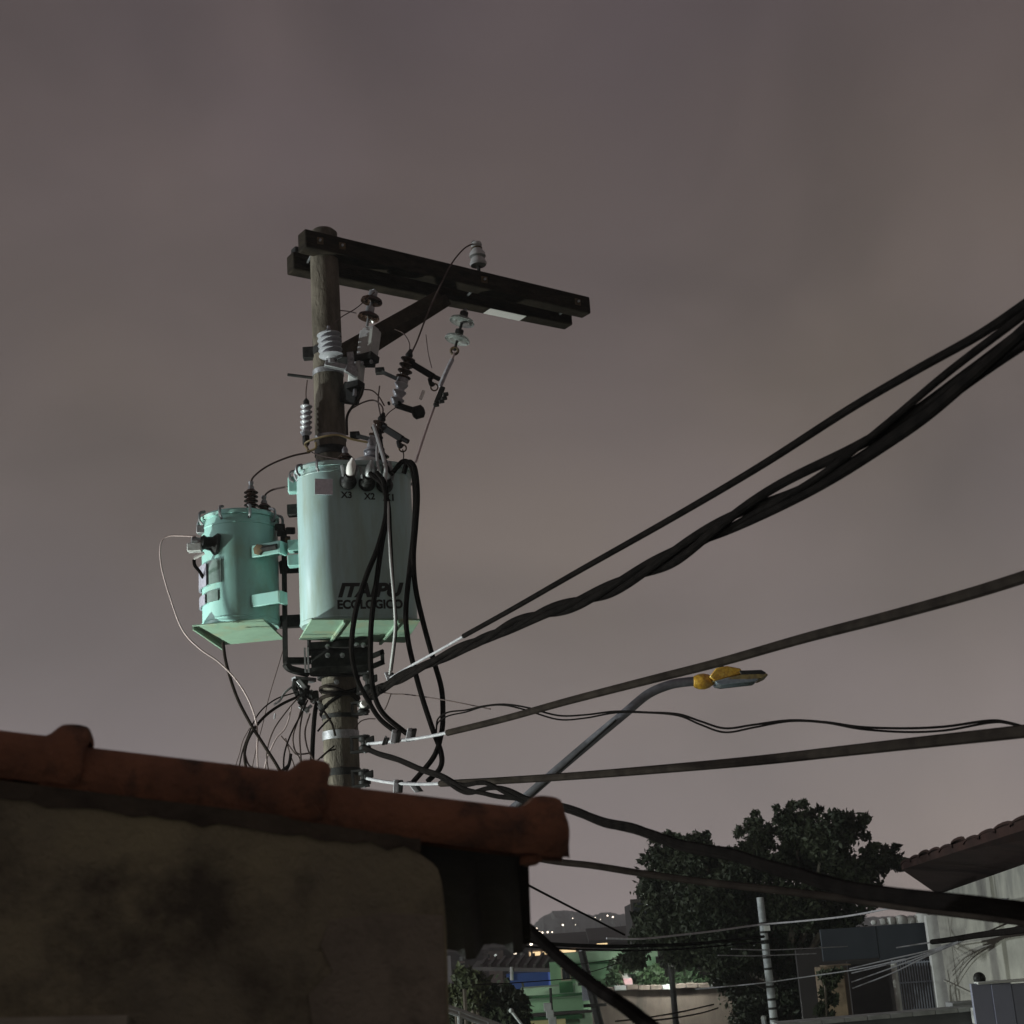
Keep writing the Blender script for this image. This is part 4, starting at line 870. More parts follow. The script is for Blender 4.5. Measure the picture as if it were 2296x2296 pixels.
# low voltage bushings on the face
for x, y in ((780, 1082), (822, 1086), (862, 1090)):
    c = hit(x, y, bfo, fnor); r_ = S(19, x, y, 9.84)
    bsh = MB().lathe([(r_, 0), (r_ * 1.02, .02), (r_ * .8, .045), (r_ * .62, .06), (r_ * .7, .08), (r_ * .5, .1)], c, fnor + ez * .25, 20).build('bushing', 'black_polymer', tank)
    d_ = (fnor + ez * .5 + ex * .25).normalized(); c2 = c + (fnor + ez * .25).normalized() * .08
    MB().lathe([(r_ * .30, 0), (r_ * .52, .02), (r_ * .58, .06), (r_ * .5, .09), (r_ * .3, .11), (r_ * .2, .13)], c2, d_ * .6 + ez * .5, 12).build('terminal_hood', 'white_tube' if x < 800 else 'galvanised', bsh)
    for s_ in (-1, 1): MB().tube([c2 + ex * .04 * s_, c2 + ex * .055 * s_ + ez * .07 + fnor * .03], .011, 6).build('terminal_stud', 'galvanised', bsh)
# high voltage bushings on the lid
for u, v in ((u0 + .52, .20), (u0 + .36, .36), (u0 + .62, .34)):
    c = BT(u, v, ztop_b + .005)
    hb = sheds(c, c + ez * .17, .03, .052, 4, 16).build('high_voltage_bushing', 'porcelain_grey' if v < .3 else 'porcelain_brown', lid)
    MB().lathe([(.02, 0), (.022, .03), (.01, .05)], c + ez * .17, ez, 10).build('terminal', 'galvanised', hb)
c = BT(u0 + .47, .14, ztop_b); MB().lathe([(.12, 0), (.12, .012), (.10, .045), (.06, .065), (.0, .07)], c, ez, 20).build('relief_dome', 'grey_fuse', lid)
# side lugs on the left end
p = P(664, 1088, 10.1); MB().box(p, (.055, 0, 0), (0, .03, 0), (0, 0, .06)).build('lifting_lug', 'mint_paint', tank, .012)
MB().tube(spline([P(674, 1050, 10.1), P(664, 1062, 10.05), P(670, 1078, 10.05)]), .02, 8).build('lifting_eye', 'galvanised', tank)
p = P(660, 1145, 10.2); MB().box(p, (.046, 0, 0), (0, .04, 0), (0, 0, .038)).build('relief_valve', 'dark_steel', tank, .005)
for y in (1225, 1258): MB().box(P(666, y, 10.15), (.06, 0, 0), (0, .04, 0), (0, 0, .04)).build('mounting_lug', 'mint_paint', tank, .006)

# ------------------------------------------------------------------ small transformer
SY = 10.42; sc = P(541, 1390, SY); szb = P(512, 1394, 10.17).z; sc.z = szb; szt = P(541, 1166, SY).z; sr = S(85, 541, 1290, SY)
small = thing('small_transformer', 'smaller round mint transformer hung left of the pole', 'transformer', sc)
stank = MB().lathe([(sr * .97, 0), (sr, .01), (sr, szt - szb - .02), (sr * .985, szt - szb)], sc, ez, 48).build('tank', 'mint_paint', small)
H = szt - szb
for zz in (.03, H - .09): MB().lathe([(sr, zz), (sr + .004, zz + .004), (sr + .004, zz + .010), (sr, zz + .014)], sc, ez, 48).build('weld_seam', 'mint_paint', stank)
slid = MB().lathe([(sr * 1.0, H - .025), (sr * 1.045, H - .022), (sr * 1.05, H), (sr * 1.0, H + .014), (sr * .6, H + .03), (0.001, H + .036)], sc, ez, 48).build('lid', 'mint_paint', small)
for k in range(9):
    an = 2 * math.pi * k / 9 + .25; ou = Vector((math.cos(an), math.sin(an), 0)); p = sc + ou * sr * 1.05 + ez * H
    MB().tube(spline([p - ez * .06 - ou * .004, p - ez * .03 + ou * .022, p + ez * .02 + ou * .018, p + ez * .035 - ou * .02], 4), .011, 6).build('rim_clamp', 'galvanised', slid)
sp_ = [PZ(431, 1401, szb), PZ(591, 1386, szb), PZ(637, 1430, szb), PZ(498, 1443, szb)]
print('small plate', sp_)
sb_ = MB().prism(sp_, Vector((0, 0, -.012))).build('base_plate', 'base_paint', small, .003)
MB().prism([sp_[0] - ez * .012, sp_[3] - ez * .012, sp_[3] - ez * .05, sp_[0] - ez * .035], Vector((.012, 0, 0))).build('plate_flange', 'base_paint', sb_)
# wall brackets facing the light
exs = Vector((math.cos(R(-30)), math.sin(R(-30)), 0)); ns = Vector((-math.sin(R(30)), -math.cos(R(30)), 0))
for y, has in ((1232, True), (1343, False)):
    c = P(596, y, 10.14); w = S(35, 596, y, 10.14)
    exb = Vector((.985, -.1, 0)).normalized(); nb = Vector((-.38, -.925, 0)).normalized(); exb = Vector((-nb.y, nb.x, 0)); exb = exb if exb.x > 0 else -exb
    br = MB().box(c, exb * w * 1.04, nb * .012, ez * .043).build('hanger_plate', 'mint_paint', small, .004)
    MB().box(c + exb * w * 1.0 - nb * .04, exb * .012, nb * .05, ez * .044).build('plate_web', 'mint_paint', br, .004)
    MB().box(c - nb * .07 - exb * w * .2, exb * w * .8, nb * .06, ez * .02).build('plate_rib', 'mint_paint', br)
    if has:
        MB().tube([c + nb * .02 - exb * .05, c + nb * .02 + exb * .1], .022, 8).build('bolt', 'dark_steel', br); MB().lathe([(.04, 0), (.04, .025), (.02, .03)], c + nb * .012 - exb * .04, nb, 6).build('nut', 'rust_steel', br)
# nameplates wrapped on the tank
def wrap_plate(name, a0, a1, z0, z1, off, matn, n=8):
    vs_ = []
    for o_ in (off, off - .012):
        for zz in (z0, z1):
            for k in range(n + 1):
                an = R(a0 + (a1 - a0) * k / n); vs_.append(sc + Vector((math.cos(an), math.sin(an), 0)) * (sr + o_) + ez * zz)
    w = n + 1
    fs = [(k, k + 1, w + k + 1, w + k) for k in range(n)] + [(2 * w + k + 1, 2 * w + k, 3 * w + k, 3 * w + k + 1) for k in range(n)]
    fs += [(2 * w + k, 2 * w + k + 1, k + 1, k) for k in range(n)] + [(w + k, w + k + 1, 3 * w + k + 1, 3 * w + k) for k in range(n)] + [(0, w, 3 * w, 2 * w), (n, 2 * w + n, 3 * w + n, w + n)]
    return MB().add(vs_, fs).build(name, matn, stank)
zf = lambda py: P(480, py, SY - .2).z - szb
wrap_plate('nameplate', 178, 226, zf(1312), zf(1262), .022, 'nameplate'); wrap_plate('nameplate_back', 226, 252, zf(1310), zf(1258), .008, 'dark_plate')
wrap_plate('small_plate', 176, 222, zf(1352), zf(1330), .02, 'nameplate'); wrap_plate('small_plate_back', 222, 246, zf(1350), zf(1326), .008, 'dark_plate')
# top bushings
for x, y0, y1, n, rr2, Y in ((563, 1155, 1098, 6, 16, 10.35), (592, 1158, 1130, 3, 15, 10.4)):
    a, b = P(x, y0, Y), P(x, y1, Y)
    hb = sheds(a, b, .03, S(rr2, x, y0, Y), n, 18).build('high_voltage_bushing', 'porcelain_brown', slid)
    MB().lathe([(.024, 0), (.02, .025), (.012, .03), (.018, .045), (.018, .06)], b, ez, 10).build('terminal', 'galvanised', hb)
# side low voltage bushing pointing left
a = P(490, 1222, 10.2); b = P(445, 1215, 10.15); d_ = (b - a).normalized()
sb2 = MB().lathe([(.075, 0), (.08, .02), (.05, .05), (.045, .09), (.055, .11), (.035, .13)], a, d_, 18).build('bushing', 'black_polymer', stank)
MB().tube([a + d_ * .12, b + d_ * .05], .03, 10).build('connector', 'galvanised', sb2)
MB().box(P(437, 1228, 10.15), (.05, 0, 0), (0, .03, 0), (0, 0, .03)).build('connector_block', 'grey_fuse', sb2, .006)
MB().tube([P(434, 1252, 10.12), P(458, 1240, 10.12)], .012, 8).build('terminal_pin', 'white_tube', sb2)
MB().tube(spline([P(435, 1255, 10.15), P(437, 1268, 10.15), P(448, 1282, 10.2), P(455, 1295, 10.25)]), .012, 8).build('lead', 'cable_black', sb2)
MB().box(P(453, 1188, 10.3), (.035, 0, 0), (0, .03, 0), (0, 0, .03)).build('lifting_lug', 'galvanised', stank, .006)
MB().prism([P(450, 1205, 10.3), P(470, 1195, 10.3), P(470, 1215, 10.3), P(452, 1215, 10.3)], (0, .03, 0)).build('lug_web', 'mint_paint', stank)
# dark lid hinge hardware near the pole
for x, y in ((607, 1163), (628, 1182), (632, 1195), (651, 1190), (640, 1210)): MB().box(P(x, y, 10.35), (.03, .01, 0), (0, .03, .01), (0, 0, .025)).build('hardware_nut', 'dark_steel', slid, .006)
MB().box(P(641, 1222, 10.35), (.03, 0, 0), (0, .03, 0), (0, 0, .05)).build('rusty_clamp', 'rust_steel', small, .008)

# ------------------------------------------------------------------ cables of the transformers
Yc = 9.62
blk = dict(matn='cable_black', cat='cable')
G = 'low voltage leads from the big transformer'
wire('lead_cable', 'black lead crossing the letter A down to the upper connector', [(845, 1060, 9.75), (862, 1085, 9.66), (866, 1150, 9.64), (848, 1225, 9.64), (822, 1290, 9.65), (800, 1360, 9.7), (790, 1420, 9.8), (789, 1470, 9.95), (802, 1525, 10.1), (826, 1572, 10.1), (852, 1612, 10.08), (890, 1643, 10.05)], .0175, group=G, **blk)
wire('lead_cable', 'black lead running down just beside the letter P', [(830, 1062, 9.78), (860, 1090, 9.68), (868, 1150, 9.66), (856, 1220, 9.66), (846, 1290, 9.66), (834, 1380, 9.72), (831, 1440, 9.85), (832, 1500, 10.0), (840, 1560, 10.05), (862, 1603, 10.05), (912, 1645, 10.03)], .0175, group=G, **blk)
wire('lead_cable', 'outer black lead arching over the lid and bowing right at the bottom', [(905, 1062, 9.8), (915, 1036, 9.78), (930, 1050, 9.72), (936, 1110, 9.7), (932, 1180, 9.7), (927, 1250, 9.7), (932, 1320, 9.75), (950, 1400, 9.85), (972, 1480, 9.95), (990, 1545, 10.0), (993, 1605, 10.0), (989, 1648, 10.0), (972, 1698, 10.0), (925, 1755, 10.02)], .0175, group=G, **blk)
wire('lead_cable', 'inner black lead arching over the lid beside the letter U', [(880, 1060, 9.8), (905, 1034, 9.8), (924, 1052, 9.75), (931, 1110, 9.72), (928, 1190, 9.72), (918, 1280, 9.72), (910, 1370, 9.78), (914, 1430, 9.88), (928, 1495, 9.95), (946, 1562, 9.98), (970, 1635, 10.0), (989, 1688, 10.0), (987, 1722, 10.0), (958, 1753, 10.02)], .0175, group=G, **blk)
wire('lead_cable', 'thin pale grey lead hanging between the black leads', [(852, 1075, 9.7), (868, 1120, 9.64), (871, 1180, 9.63), (876, 1260, 9.63), (883, 1340, 9.66), (886, 1400, 9.75), (882, 1450, 9.85), (874, 1512, 9.95)], .009, 'grey_fuse', 'cable', G)
wire('lead_cable', 'thin dark lead twinned with the pale grey lead', [(858, 1075, 9.72), (873, 1130, 9.67), (877, 1200, 9.66), (882, 1300, 9.66), (889, 1390, 9.75), (886, 1440, 9.86), (878, 1505, 9.97)], .007, 'cable_black', 'cable', G)
for i, (pts, mt_) in enumerate([([(838, 955, 10.3), (852, 1000, 10.0), (865, 1050, 9.8), (862, 1090, 9.72)], 'grey_fuse'), ([(852, 965, 10.3), (858, 1010, 10.0), (872, 1055, 9.8), (880, 1065, 9.78)], 'cable_black'), ([(847, 975, 10.3), (845, 1020, 10.0), (850, 1060, 9.8)], 'grey_fuse')]):
    wire('drop_lead', ['pale drop lead from the lower cutout to terminal X1', 'dark drop lead right of the lower cutout', 'short pale drop lead directly under the lower cutout'][i], pts, .010 + .003 * (i == 0), mt_, 'cable')
wire('bushing_wire', 'brown wire arching from the tall black bushing to the pole', [(563, 1088, 10.35), (568, 1070, 10.35), (600, 1045, 10.4), (650, 1024, 10.45), (695, 1014, 10.55)], .007, 'wire_brown')
wire('bushing_wire', 'short brown wire from the short black bushing to the big tank', [(592, 1118, 10.4), (598, 1106, 10.4), (615, 1097, 10.35), (645, 1091, 10.15)], .007, 'wire_brown')
wire('ground_wire', 'pale pink wire bowing out left of the small transformer', [(440, 1203, 10.12), (405, 1201, 10.12), (375, 1203, 10.12), (360, 1222, 10.12), (362, 1270, 10.12), (380, 1335, 10.12), (408, 1410, 10.12), (445, 1452, 10.12), (490, 1484, 10.15), (530, 1525, 10.2), (560, 1575, 10.25), (576, 1630, 10.3), (577, 1700, 10.3), (582, 1790, 10.3)], .0058, 'wire_pink')
wire('ground_cable', 'dark cable falling from the small transformer base plate', [(500, 1440, 10.3), (508, 1490, 10.3), (530, 1560, 10.3), (560, 1620, 10.3), (590, 1668, 10.3), (620, 1715, 10.3), (650, 1770, 10.3)], .011, 'cable_weathered', 'cable')
wire('telecom_cable', 'dark cable looping left from the clamp cluster behind the tiles', [(668, 1562, 10.5), (630, 1580, 10.4), (595, 1605, 10.35), (568, 1637, 10.3), (552, 1670, 10.3), (549, 1705, 10.3), (560, 1760, 10.3)], .010, 'cable_weathered', 'cable')
thin = [([(549, 1690, 10.3), (558, 1715, 10.3), (580, 1732, 10.3), (600, 1760, 10.3)], 'wire_brown', .006, 'thin brown wire branching off the dark loop'),
        ([(655, 1540, 10.5), (640, 1552, 10.45), (628, 1570, 10.4), (614, 1580, 10.4)], 'bare_wire', .008, 'bare bright wire end at the clamp cluster'),
        ([(617, 1600, 10.4), (615, 1612, 10.4)], 'bare_wire', .006, 'short bright wire stub left of the clamp cluster'),
        ([(653, 1585, 10.4), (648, 1610, 10.4), (638, 1635, 10.4), (620, 1655, 10.4), (605, 1685, 10.4), (596, 1710, 10.4), (590, 1760, 10.4)], 'wire_pink', .005, 'thin pale wire crossing the dark falling cable'),
        ([(680, 1555, 10.5), (678, 1580, 10.45), (668, 1615, 10.4), (658, 1645, 10.4), (658, 1670, 10.4), (668, 1690, 10.45), (700, 1688, 10.5)], 'wire_brown', .006, 'brown wire loop just left of the pole'),
        ([(688, 1555, 10.5), (680, 1590, 10.45), (673, 1630, 10.4), (672, 1660, 10.4), (674, 1690, 10.4), (678, 1760, 10.4)], 'wire_brown', .006, 'brown wire hanging beside the pole left edge'),
        ([(630, 1650, 10.4), (645, 1668, 10.4), (660, 1688, 10.4), (672, 1702, 10.4), (680, 1760, 10.4)], 'wire_brown', .005, 'thin wire slanting down to the middle cap tile'),
        ([(652, 1690, 10.3), (650, 1705, 10.3), (645, 1718, 10.3), (625, 1735, 10.3), (600, 1765, 10.3)], 'cable_black', .011, 'black curled cable end above the middle cap tile'),
        ([(652, 1692, 10.3), (649, 1715, 10.3), (638, 1738, 10.3), (630, 1770, 10.3)], 'cable_black', .007, 'second black curled end above the middle cap tile'),
        ([(500, 1722, 10.3), (508, 1716, 10.3), (520, 1717, 10.3), (532, 1726, 10.3), (545, 1760, 10.3)], 'wire_brown', .006, 'small wire hump peeking over the tiles on the left'),
        ([(560, 1632, 10.3), (545, 1660, 10.3), (537, 1690, 10.3), (528, 1720, 10.3), (520, 1770, 10.3)], 'wire_brown', .003, 'hair thin wire slanting left down to the tiles'),
        ([(720, 1700, 10.5), (735, 1685, 10.5), (752, 1680, 10.52)], 'cable_weathered', .006, 'upper thin wire wrapped around the pole near the tiles'),
        ([(712, 1705, 10.5), (728, 1690, 10.5), (750, 1672, 10.52)], 'cable_weathered', .005, 'lower thin wire wrapped around the pole near the tiles'),
        ([(712, 1570, 10.55), (706, 1600, 10.5), (702, 1650, 10.5), (700, 1700, 10.5), (698, 1780, 10.5)], 'cable_black', .016, 'black cable strapped down the left edge of the pole'),
        ([(715, 1575, 10.5), (730, 1600, 10.5), (745, 1625, 10.5), (752, 1650, 10.52)], 'cable_weathered', .008, 'dark wire slanting across the pole face'),
        ([(712, 1640, 10.5), (728, 1622, 10.5), (742, 1610, 10.5)], 'cable_black', .007, 'short black wire rising across the pole face'),
        ([(828, 1560, 10.3), (850, 1552, 10.3), (880, 1556, 10.2), (920, 1558, 10.1), (1010, 1572, 9.8), (1100, 1590, 9.6)], 'wire_brown', .004, 'hair thin brown wire with small ties right of the pole'),
        ([(877, 1555, 10.2), (868, 1580, 10.2), (862, 1592, 10.2)], 'wire_brown', .004, 'tiny wire tail dropping to the black leads'),
        ([(690, 1570, 10.45), (676, 1600, 10.4), (655, 1640, 10.35), (640, 1680, 10.35), (636, 1715, 10.35), (640, 1770, 10.35)], 'cable_weathered', .006, 'dark loose wire bowing left from the clamp cluster'),
        ([(672, 1560, 10.45), (640, 1598, 10.4), (612, 1640, 10.35), (598, 1690, 10.35), (604, 1740, 10.35), (610, 1780, 10.35)], 'wire_brown', .005, 'wide thin brown loop left of the clamp cluster'),
        ([(665, 1552, 10.45), (618, 1568, 10.4), (580, 1600, 10.35), (556, 1650, 10.3), (540, 1700, 10.3), (530, 1770, 10.3)], 'cable_weathered', .005, 'outermost thin loop reaching down to the tiles'),
        ([(640, 1655, 10.4), (650, 1690, 10.4), (660, 1720, 10.4), (668, 1770, 10.4)], 'wire_brown', .005, 'short brown wire just above the middle cap tile'),
        ([(640, 1440, 10.45), (622, 1500, 10.42), (604, 1560, 10.4), (590, 1620, 10.35), (572, 1690, 10.3), (556, 1770, 10.3)], 'wire_brown', .003, 'hair thin wire falling from the hanger bar'),
        ([(695, 1600, 10.45), (684, 1640, 10.42), (690, 1680, 10.45), (706, 1712, 10.5), (712, 1770, 10.5)], 'wire_brown', .006, 'brown slack wire close along the pole left edge'),
        ([(795, 1635, 10.4), (808, 1618, 10.4), (825, 1612, 10.4), (842, 1612, 10.4)], 'wire_brown', .004, 'thin arc wire right of the pole above the rack')]
for pts, mt_, r_, lab in thin: wire('loose_wire', lab, pts, r_, mt_)

# parallel groove clamps and cluster hardware
def clamp(label, x, y, Y, mt_='bare_wire', tilt=0.0, sz=1.0):
    t = thing('connector_clamp', label, 'clamp', P(x, y, Y)); c = P(x, y, Y); d = Vector((math.sin(tilt), 0, math.cos(tilt)))
    MB().box(c, Vector((.016, 0, 0)) * sz, Vector((0, .02, 0)) * sz, d * .045 * sz).build('wedge', mt_, t, .004); MB().box(c + Vector((.03, .0, 0)) * sz, Vector((.014, 0, 0)) * sz, Vector((0, .022, 0)) * sz, d * .04 * sz).build('jaw', 'dark_steel', t, .004)
    MB().lathe([(.012 * sz, -.03 * sz), (.012 * sz, .03 * sz)], c + d * .03, (0, 1, 0), 6).build('bolt', 'galvanised', t)
clamp('bright wedge clamp on the grey lead below the bracket', 872, 1522, 9.98, tilt=-.3)
clamp('inner white wedge clamp on the upper low voltage line', 883, 1652, 10.04, tilt=.2)
clamp('outer white wedge clamp on the upper low voltage line', 917, 1648, 10.02, tilt=.25)
clamp('inner white wedge clamp on the lower low voltage line', 888, 1764, 10.04, tilt=.1)
clamp('outer white wedge clamp on the lower low voltage line', 926, 1764, 10.02, tilt=-.6)
clamp('small dark clamp between pole rack and white clamps', 862, 1662, 10.05, 'dark_steel', .4, .6)
def spool_rack(label, x, y, Y, w, h, n=1):
    t = thing('spool_rack', label, 'insulator rack', P(x - w / 2, y, Y)); c = P(x, y, Y); W_, H_ = S(w / 2, x, y, Y), S(h / 2, x, y, Y)
    for s_ in (-1, 1): MB().bar(c + Vector((-W_ * 1.3, .02, H_ * s_)), c + Vector((W_ * .8, 0, H_ * s_)), .05, .014).build('arm', 'dark_steel', t)
    MB().bar(c + Vector((-W_ * 1.2, .02, -H_)), c + Vector((-W_ * 1.2, .02, H_)), .05, .016, (1, 0, 0)).build('back_strap', 'dark_steel', t)
    MB().lathe([(.028, -H_ * .85), (.042, -H_ * .8), (.042, -H_ * .4), (.026, -H_ * .15), (.026, H_ * .15), (.042, H_ * .4), (.042, H_ * .8), (.028, H_ * .85)], c + Vector((W_ * .3, 0, 0)), ez, 16).build('spool', 'black_polymer', t)
    MB().lathe([(.009, -H_ * 1.25), (.009, H_ * 1.25)], c + Vector((W_ * .3, 0, 0)), ez, 8).build('pin', 'galvanised', t)
    MB().box(c + Vector((W_ * .9, -.02, H_ * .3)), (.03, 0, .01), (0, .02, 0), (0, 0, .024)).build('tie', 'dark_steel', t, .006)
spool_rack('tall spool rack just under the transformer bracket', 822, 1532, 10.4, 34, 44)
spool_rack('spool rack with a white knob below the twisted cable', 810, 1588, 10.4, 34, 26)
spool_rack('spool rack holding the upper low voltage line', 812, 1668, 10.35, 40, 34)
spool_rack('spool rack holding the lower low voltage line', 812, 1745, 10.35, 36, 34)
MB(); t = thing('knob_insulator', 'white porcelain knob beside the second spool rack', 'insulator', P(815, 1580, 10.3)); MB().lathe([(.01, -.02), (.022, -.018), (.026, 0), (.022, .02), (.01, .024)], P(815, 1579, 10.3), (.4, -1, .2), 12).build('knob', 'white_tube', t); MB().tube([P(806, 1588, 10.32), P(815, 1579, 10.3)], .008, 6).build('stem', 'galvanised', t)
t = thing('clamp_cluster', 'tangle of dark clamps and bolts on the pole left side', 'clamp cluster', P(690, 1560, 10.5))
gg = random.Random(4)
MB().bar(P(658, 1522, 10.5), P(705, 1526, 10.6), .06, .03).build('top_strap', 'galvanised', t, .004)
MB().bar(P(655, 1532, 10.48), P(690, 1536, 10.5), .07, .06).build('block', 'dark_steel', t, .008)
for k in range(22):
    x, y = gg.uniform(660, 716), gg.uniform(1535, 1592); x += (y - 1540) * .3
    c = P(x, y, 10.48 + gg.uniform(-.04, .04)); a = gg.uniform(-1, 1); d = Vector((math.sin(a), 0, math.cos(a)))
    mt_ = gg.choice(['dark_steel', 'dark_steel', 'galvanised', 'black_polymer'])
    if k % 2: MB().lathe([(.012, -.03), (.022, -.028), (.022, .0), (.012, .002), (.012, .035)], c, d, 8).build('clamp_bolt', mt_, t)
    else: MB().box(c, d * gg.uniform(.02, .04), d.cross(Vector((0, 1, 0))) * .016, (0, .025, 0)).build('clamp_jaw', mt_, t, .004)
# slack cable wraps around the pole
for k, (zpx, tl) in enumerate(((1545, .2), (1562, -.25), (1580, .3), (1568, .05))):
    z = P(750, zpx, PY).z; pts = []
    for j in range(29):
        a = 2 * math.pi * j / 28; c = axis_at(z); r_ = rad_at(z) + .012; pts.append(c + Vector((math.cos(a) * r_, math.sin(a) * r_, tl * .25 * math.sin(a + k))))
    m = MB(); m.tube(pts, .011 if k < 3 else .014, 7); o = m.build('pole_wrap', 'cable_weathered' if k % 2 else 'cable_black', pole)

# ------------------------------------------------------------------ street cables
def strand_path(pts, n=14): return spline([P(*p) for p in pts], n)
tw = strand_path([(826, 1562, 10.45), (880, 1527, 9.9), (975, 1487, 9.2), (1060, 1440, 8.6), (1200, 1383, 7.7), (1330, 1338, 7.0), (1480, 1262, 6.3), (1640, 1170, 5.6), (1830, 1062, 4.95), (2000, 945, 4.5), (2150, 830, 4.1), (2330, 700, 3.75), (2480, 590, 3.4)], 16)
t = thing('twisted_cable', 'thick twisted black cable bundle sweeping to the upper right', 'cable', tw[0])
n_ = len(tw)
for k in range(4):
    pts = []; s_ = 0.0
    for i, p in enumerate(tw):
        if i: s_ += (p - tw[i - 1]).length
        tg = (tw[min(i + 1, n_ - 1)] - tw[max(i - 1, 0)]).normalized(); a = tg.cross(ez).normalized(); b = a.cross(tg)
        fr_ = i / n_; hr = .019 + .030 * max(0, fr_ - .45) * 2 * (1 + .5 * math.sin(k * 2 + s_ * 1.7)); ph = 2 * math.pi * s_ / (1.25 + .9 * fr_) + k * math.pi / 2 + .9 * math.sin(s_ * 1.3 + k) + .35 * math.sin(s_ * 3.1 + 2 * k)
        hr = hr if k < 3 else hr * .45
        pts.append(p + a * math.cos(ph) * hr + b * math.sin(ph) * hr * 1.15)
    MB().tube(pts, .0175 if k < 3 else .012, 9).build('strand', 'cable_black', t)
wire('line_cable', 'slim single black cable above the twisted bundle', [(1040, 1426, 8.6), (1150, 1365, 7.9), (1300, 1279, 7.1), (1500, 1166, 6.2), (1700, 1048, 5.4), (1900, 920, 4.8), (2050, 832, 4.4), (2200, 748, 4.1), (2330, 660, 3.85), (2450, 580, 3.6)], .0145, 'cable_black', 'cable', n=12)
wire('bare_line', 'bare bright wire leading into the slim black cable', [(872, 1522, 10.0), (930, 1488, 9.5), (990, 1455, 9.0), (1042, 1425, 8.58)], .008, 'bare_wire')
wire('low_voltage_line', 'upper straight insulated line passing over the street lamp', [(1004, 1643, 9.75), (1130, 1612, 9.1), (1270, 1573, 8.4), (1440, 1529, 7.6), (1610, 1486, 6.95), (1800, 1432, 6.2), (2000, 1380, 5.5), (2180, 1330, 5.0), (2330, 1283, 4.6), (2450, 1245, 4.3)], .0215, 'cable_weathered', 'cable', n=10)
wire('line_sleeve', 'bare white end of the upper straight line', [(818, 1669, 10.35), (870, 1663, 10.1), (940, 1655, 9.95), (1008, 1642, 9.73)], .011, 'bare_wire', 'wire')
wire('low_voltage_line', 'lower straight insulated line running right to the frame edge', [(988, 1757, 9.8), (1130, 1750, 9.0), (1300, 1739, 8.2), (1500, 1723, 7.3), (1700, 1705, 6.5), (1900, 1683, 5.8), (2100, 1661, 5.2), (2250, 1645, 4.85), (2400, 1628, 4.5)], .021, 'cable_weathered', 'cable', n=10)
wire('line_sleeve', 'bare white end of the lower straight line', [(816, 1744, 10.35), (870, 1754, 10.1), (930, 1758, 9.95), (992, 1757, 9.78)], .011, 'bare_wire', 'wire')
pr = [(978, 1640, 10.0), (982, 1612, 9.95), (1005, 1597, 9.8), (1045, 1592, 9.6), (1085, 1583, 9.4), (1130, 1579, 9.2), (1180, 1586, 9.0), (1250, 1604, 8.7), (1310, 1603, 8.5), (1380, 1595, 8.2), (1450, 1597, 8.0), (1520, 1601, 7.7), (1570, 1617, 7.5), (1625, 1633, 7.3), (1690, 1625, 7.1), (1770, 1615, 6.9), (1850, 1619, 6.7), (1930, 1630, 6.5), (2030, 1633, 6.3), (2120, 1629, 6.1), (2215, 1616, 5.9), (2260, 1620, 5.8), (2330, 1640, 5.6)]
wire('telecom_wire', 'upper wavy thin black wire pair strand over the lamp arm', pr, .0055, 'cable_black', n=6)
wire('telecom_wire', 'lower wavy thin black wire pair strand over the lamp arm', [(x, y + 5 + 4 * math.sin(i * 1.1), Y + .03) for i, (x, y, Y) in enumerate(pr)], .005, 'cable_black', n=6)
# drop bundle sagging to the right in front of the tree
db = [(818, 1677, 10.3), (850, 1690, 10.1), (890, 1703, 9.8), (950, 1727, 9.3), (990, 1742, 9.0), (1040, 1768, 8.5), (1090, 1768, 8.1), (1140, 1780, 7.7), (1185, 1796, 7.3), (1240, 1806, 6.9), (1300, 1822, 6.5), (1360, 1846, 6.1), (1430, 1860, 5.7), (1520, 1894, 5.2), (1580, 1905, 4.9), (1640, 1916, 4.65), (1720, 1943, 4.35), (1800, 1962, 4.1), (1900, 1992, 3.85), (2000, 2009, 3.65), (2120, 2021, 3.45), (2220, 2030, 3.3), (2340, 2048, 3.15)]
bw = strand_path(db, 8)
t = thing('service_bundle', 'thick sagging dark cable passing in front of the leafy tree', 'cable', bw[0])
for k in range(3):
    pts = []; s_ = 0
    for i, p in enumerate(bw):
        if i: s_ += (p - bw[i - 1]).length
        ph = s_ * 2.6 + k * 2.1; loose = .0085 + .024 * math.exp(-((i / len(bw) - .27) / .06) ** 2); pts.append(p + Vector((0, math.cos(ph) * loose * .6, math.sin(ph) * loose)))
    MB().tube(pts, .0125, 8).build('strand', 'cable_black', t)
wire('drop_cable', 'weathered cable leaving under the cap end towards the tree', [(1100, 1905, 6.2), (1235, 1930, 6.0), (1330, 1941, 5.8), (1450, 1960, 5.6), (1600, 1980, 5.35), (1750, 1997, 5.1), (1900, 2015, 4.9), (2000, 2030, 4.75), (2150, 2048, 4.5), (2340, 2072, 4.3)], .0125, 'cable_weathered', 'cable')
wire('drop_wire', 'thin dark wire slanting over the far hill', [(1150, 1965, 7.0), (1187, 1986, 7.2), (1260, 2024, 7.6), (1330, 2060, 8.0), (1400, 2096, 8.4)], .0055, 'cable_black')
wire('drop_cable', 'thick black cable falling to the bottom edge by the green house', [(1150, 2055, 4.4), (1195, 2092, 4.2), (1235, 2130, 4.05), (1290, 2178, 3.85), (1345, 2220, 3.65), (1400, 2256, 3.45), (1440, 2287, 3.3), (1500, 2335, 3.15)], .0155, 'cable_black', 'cable', n=10)
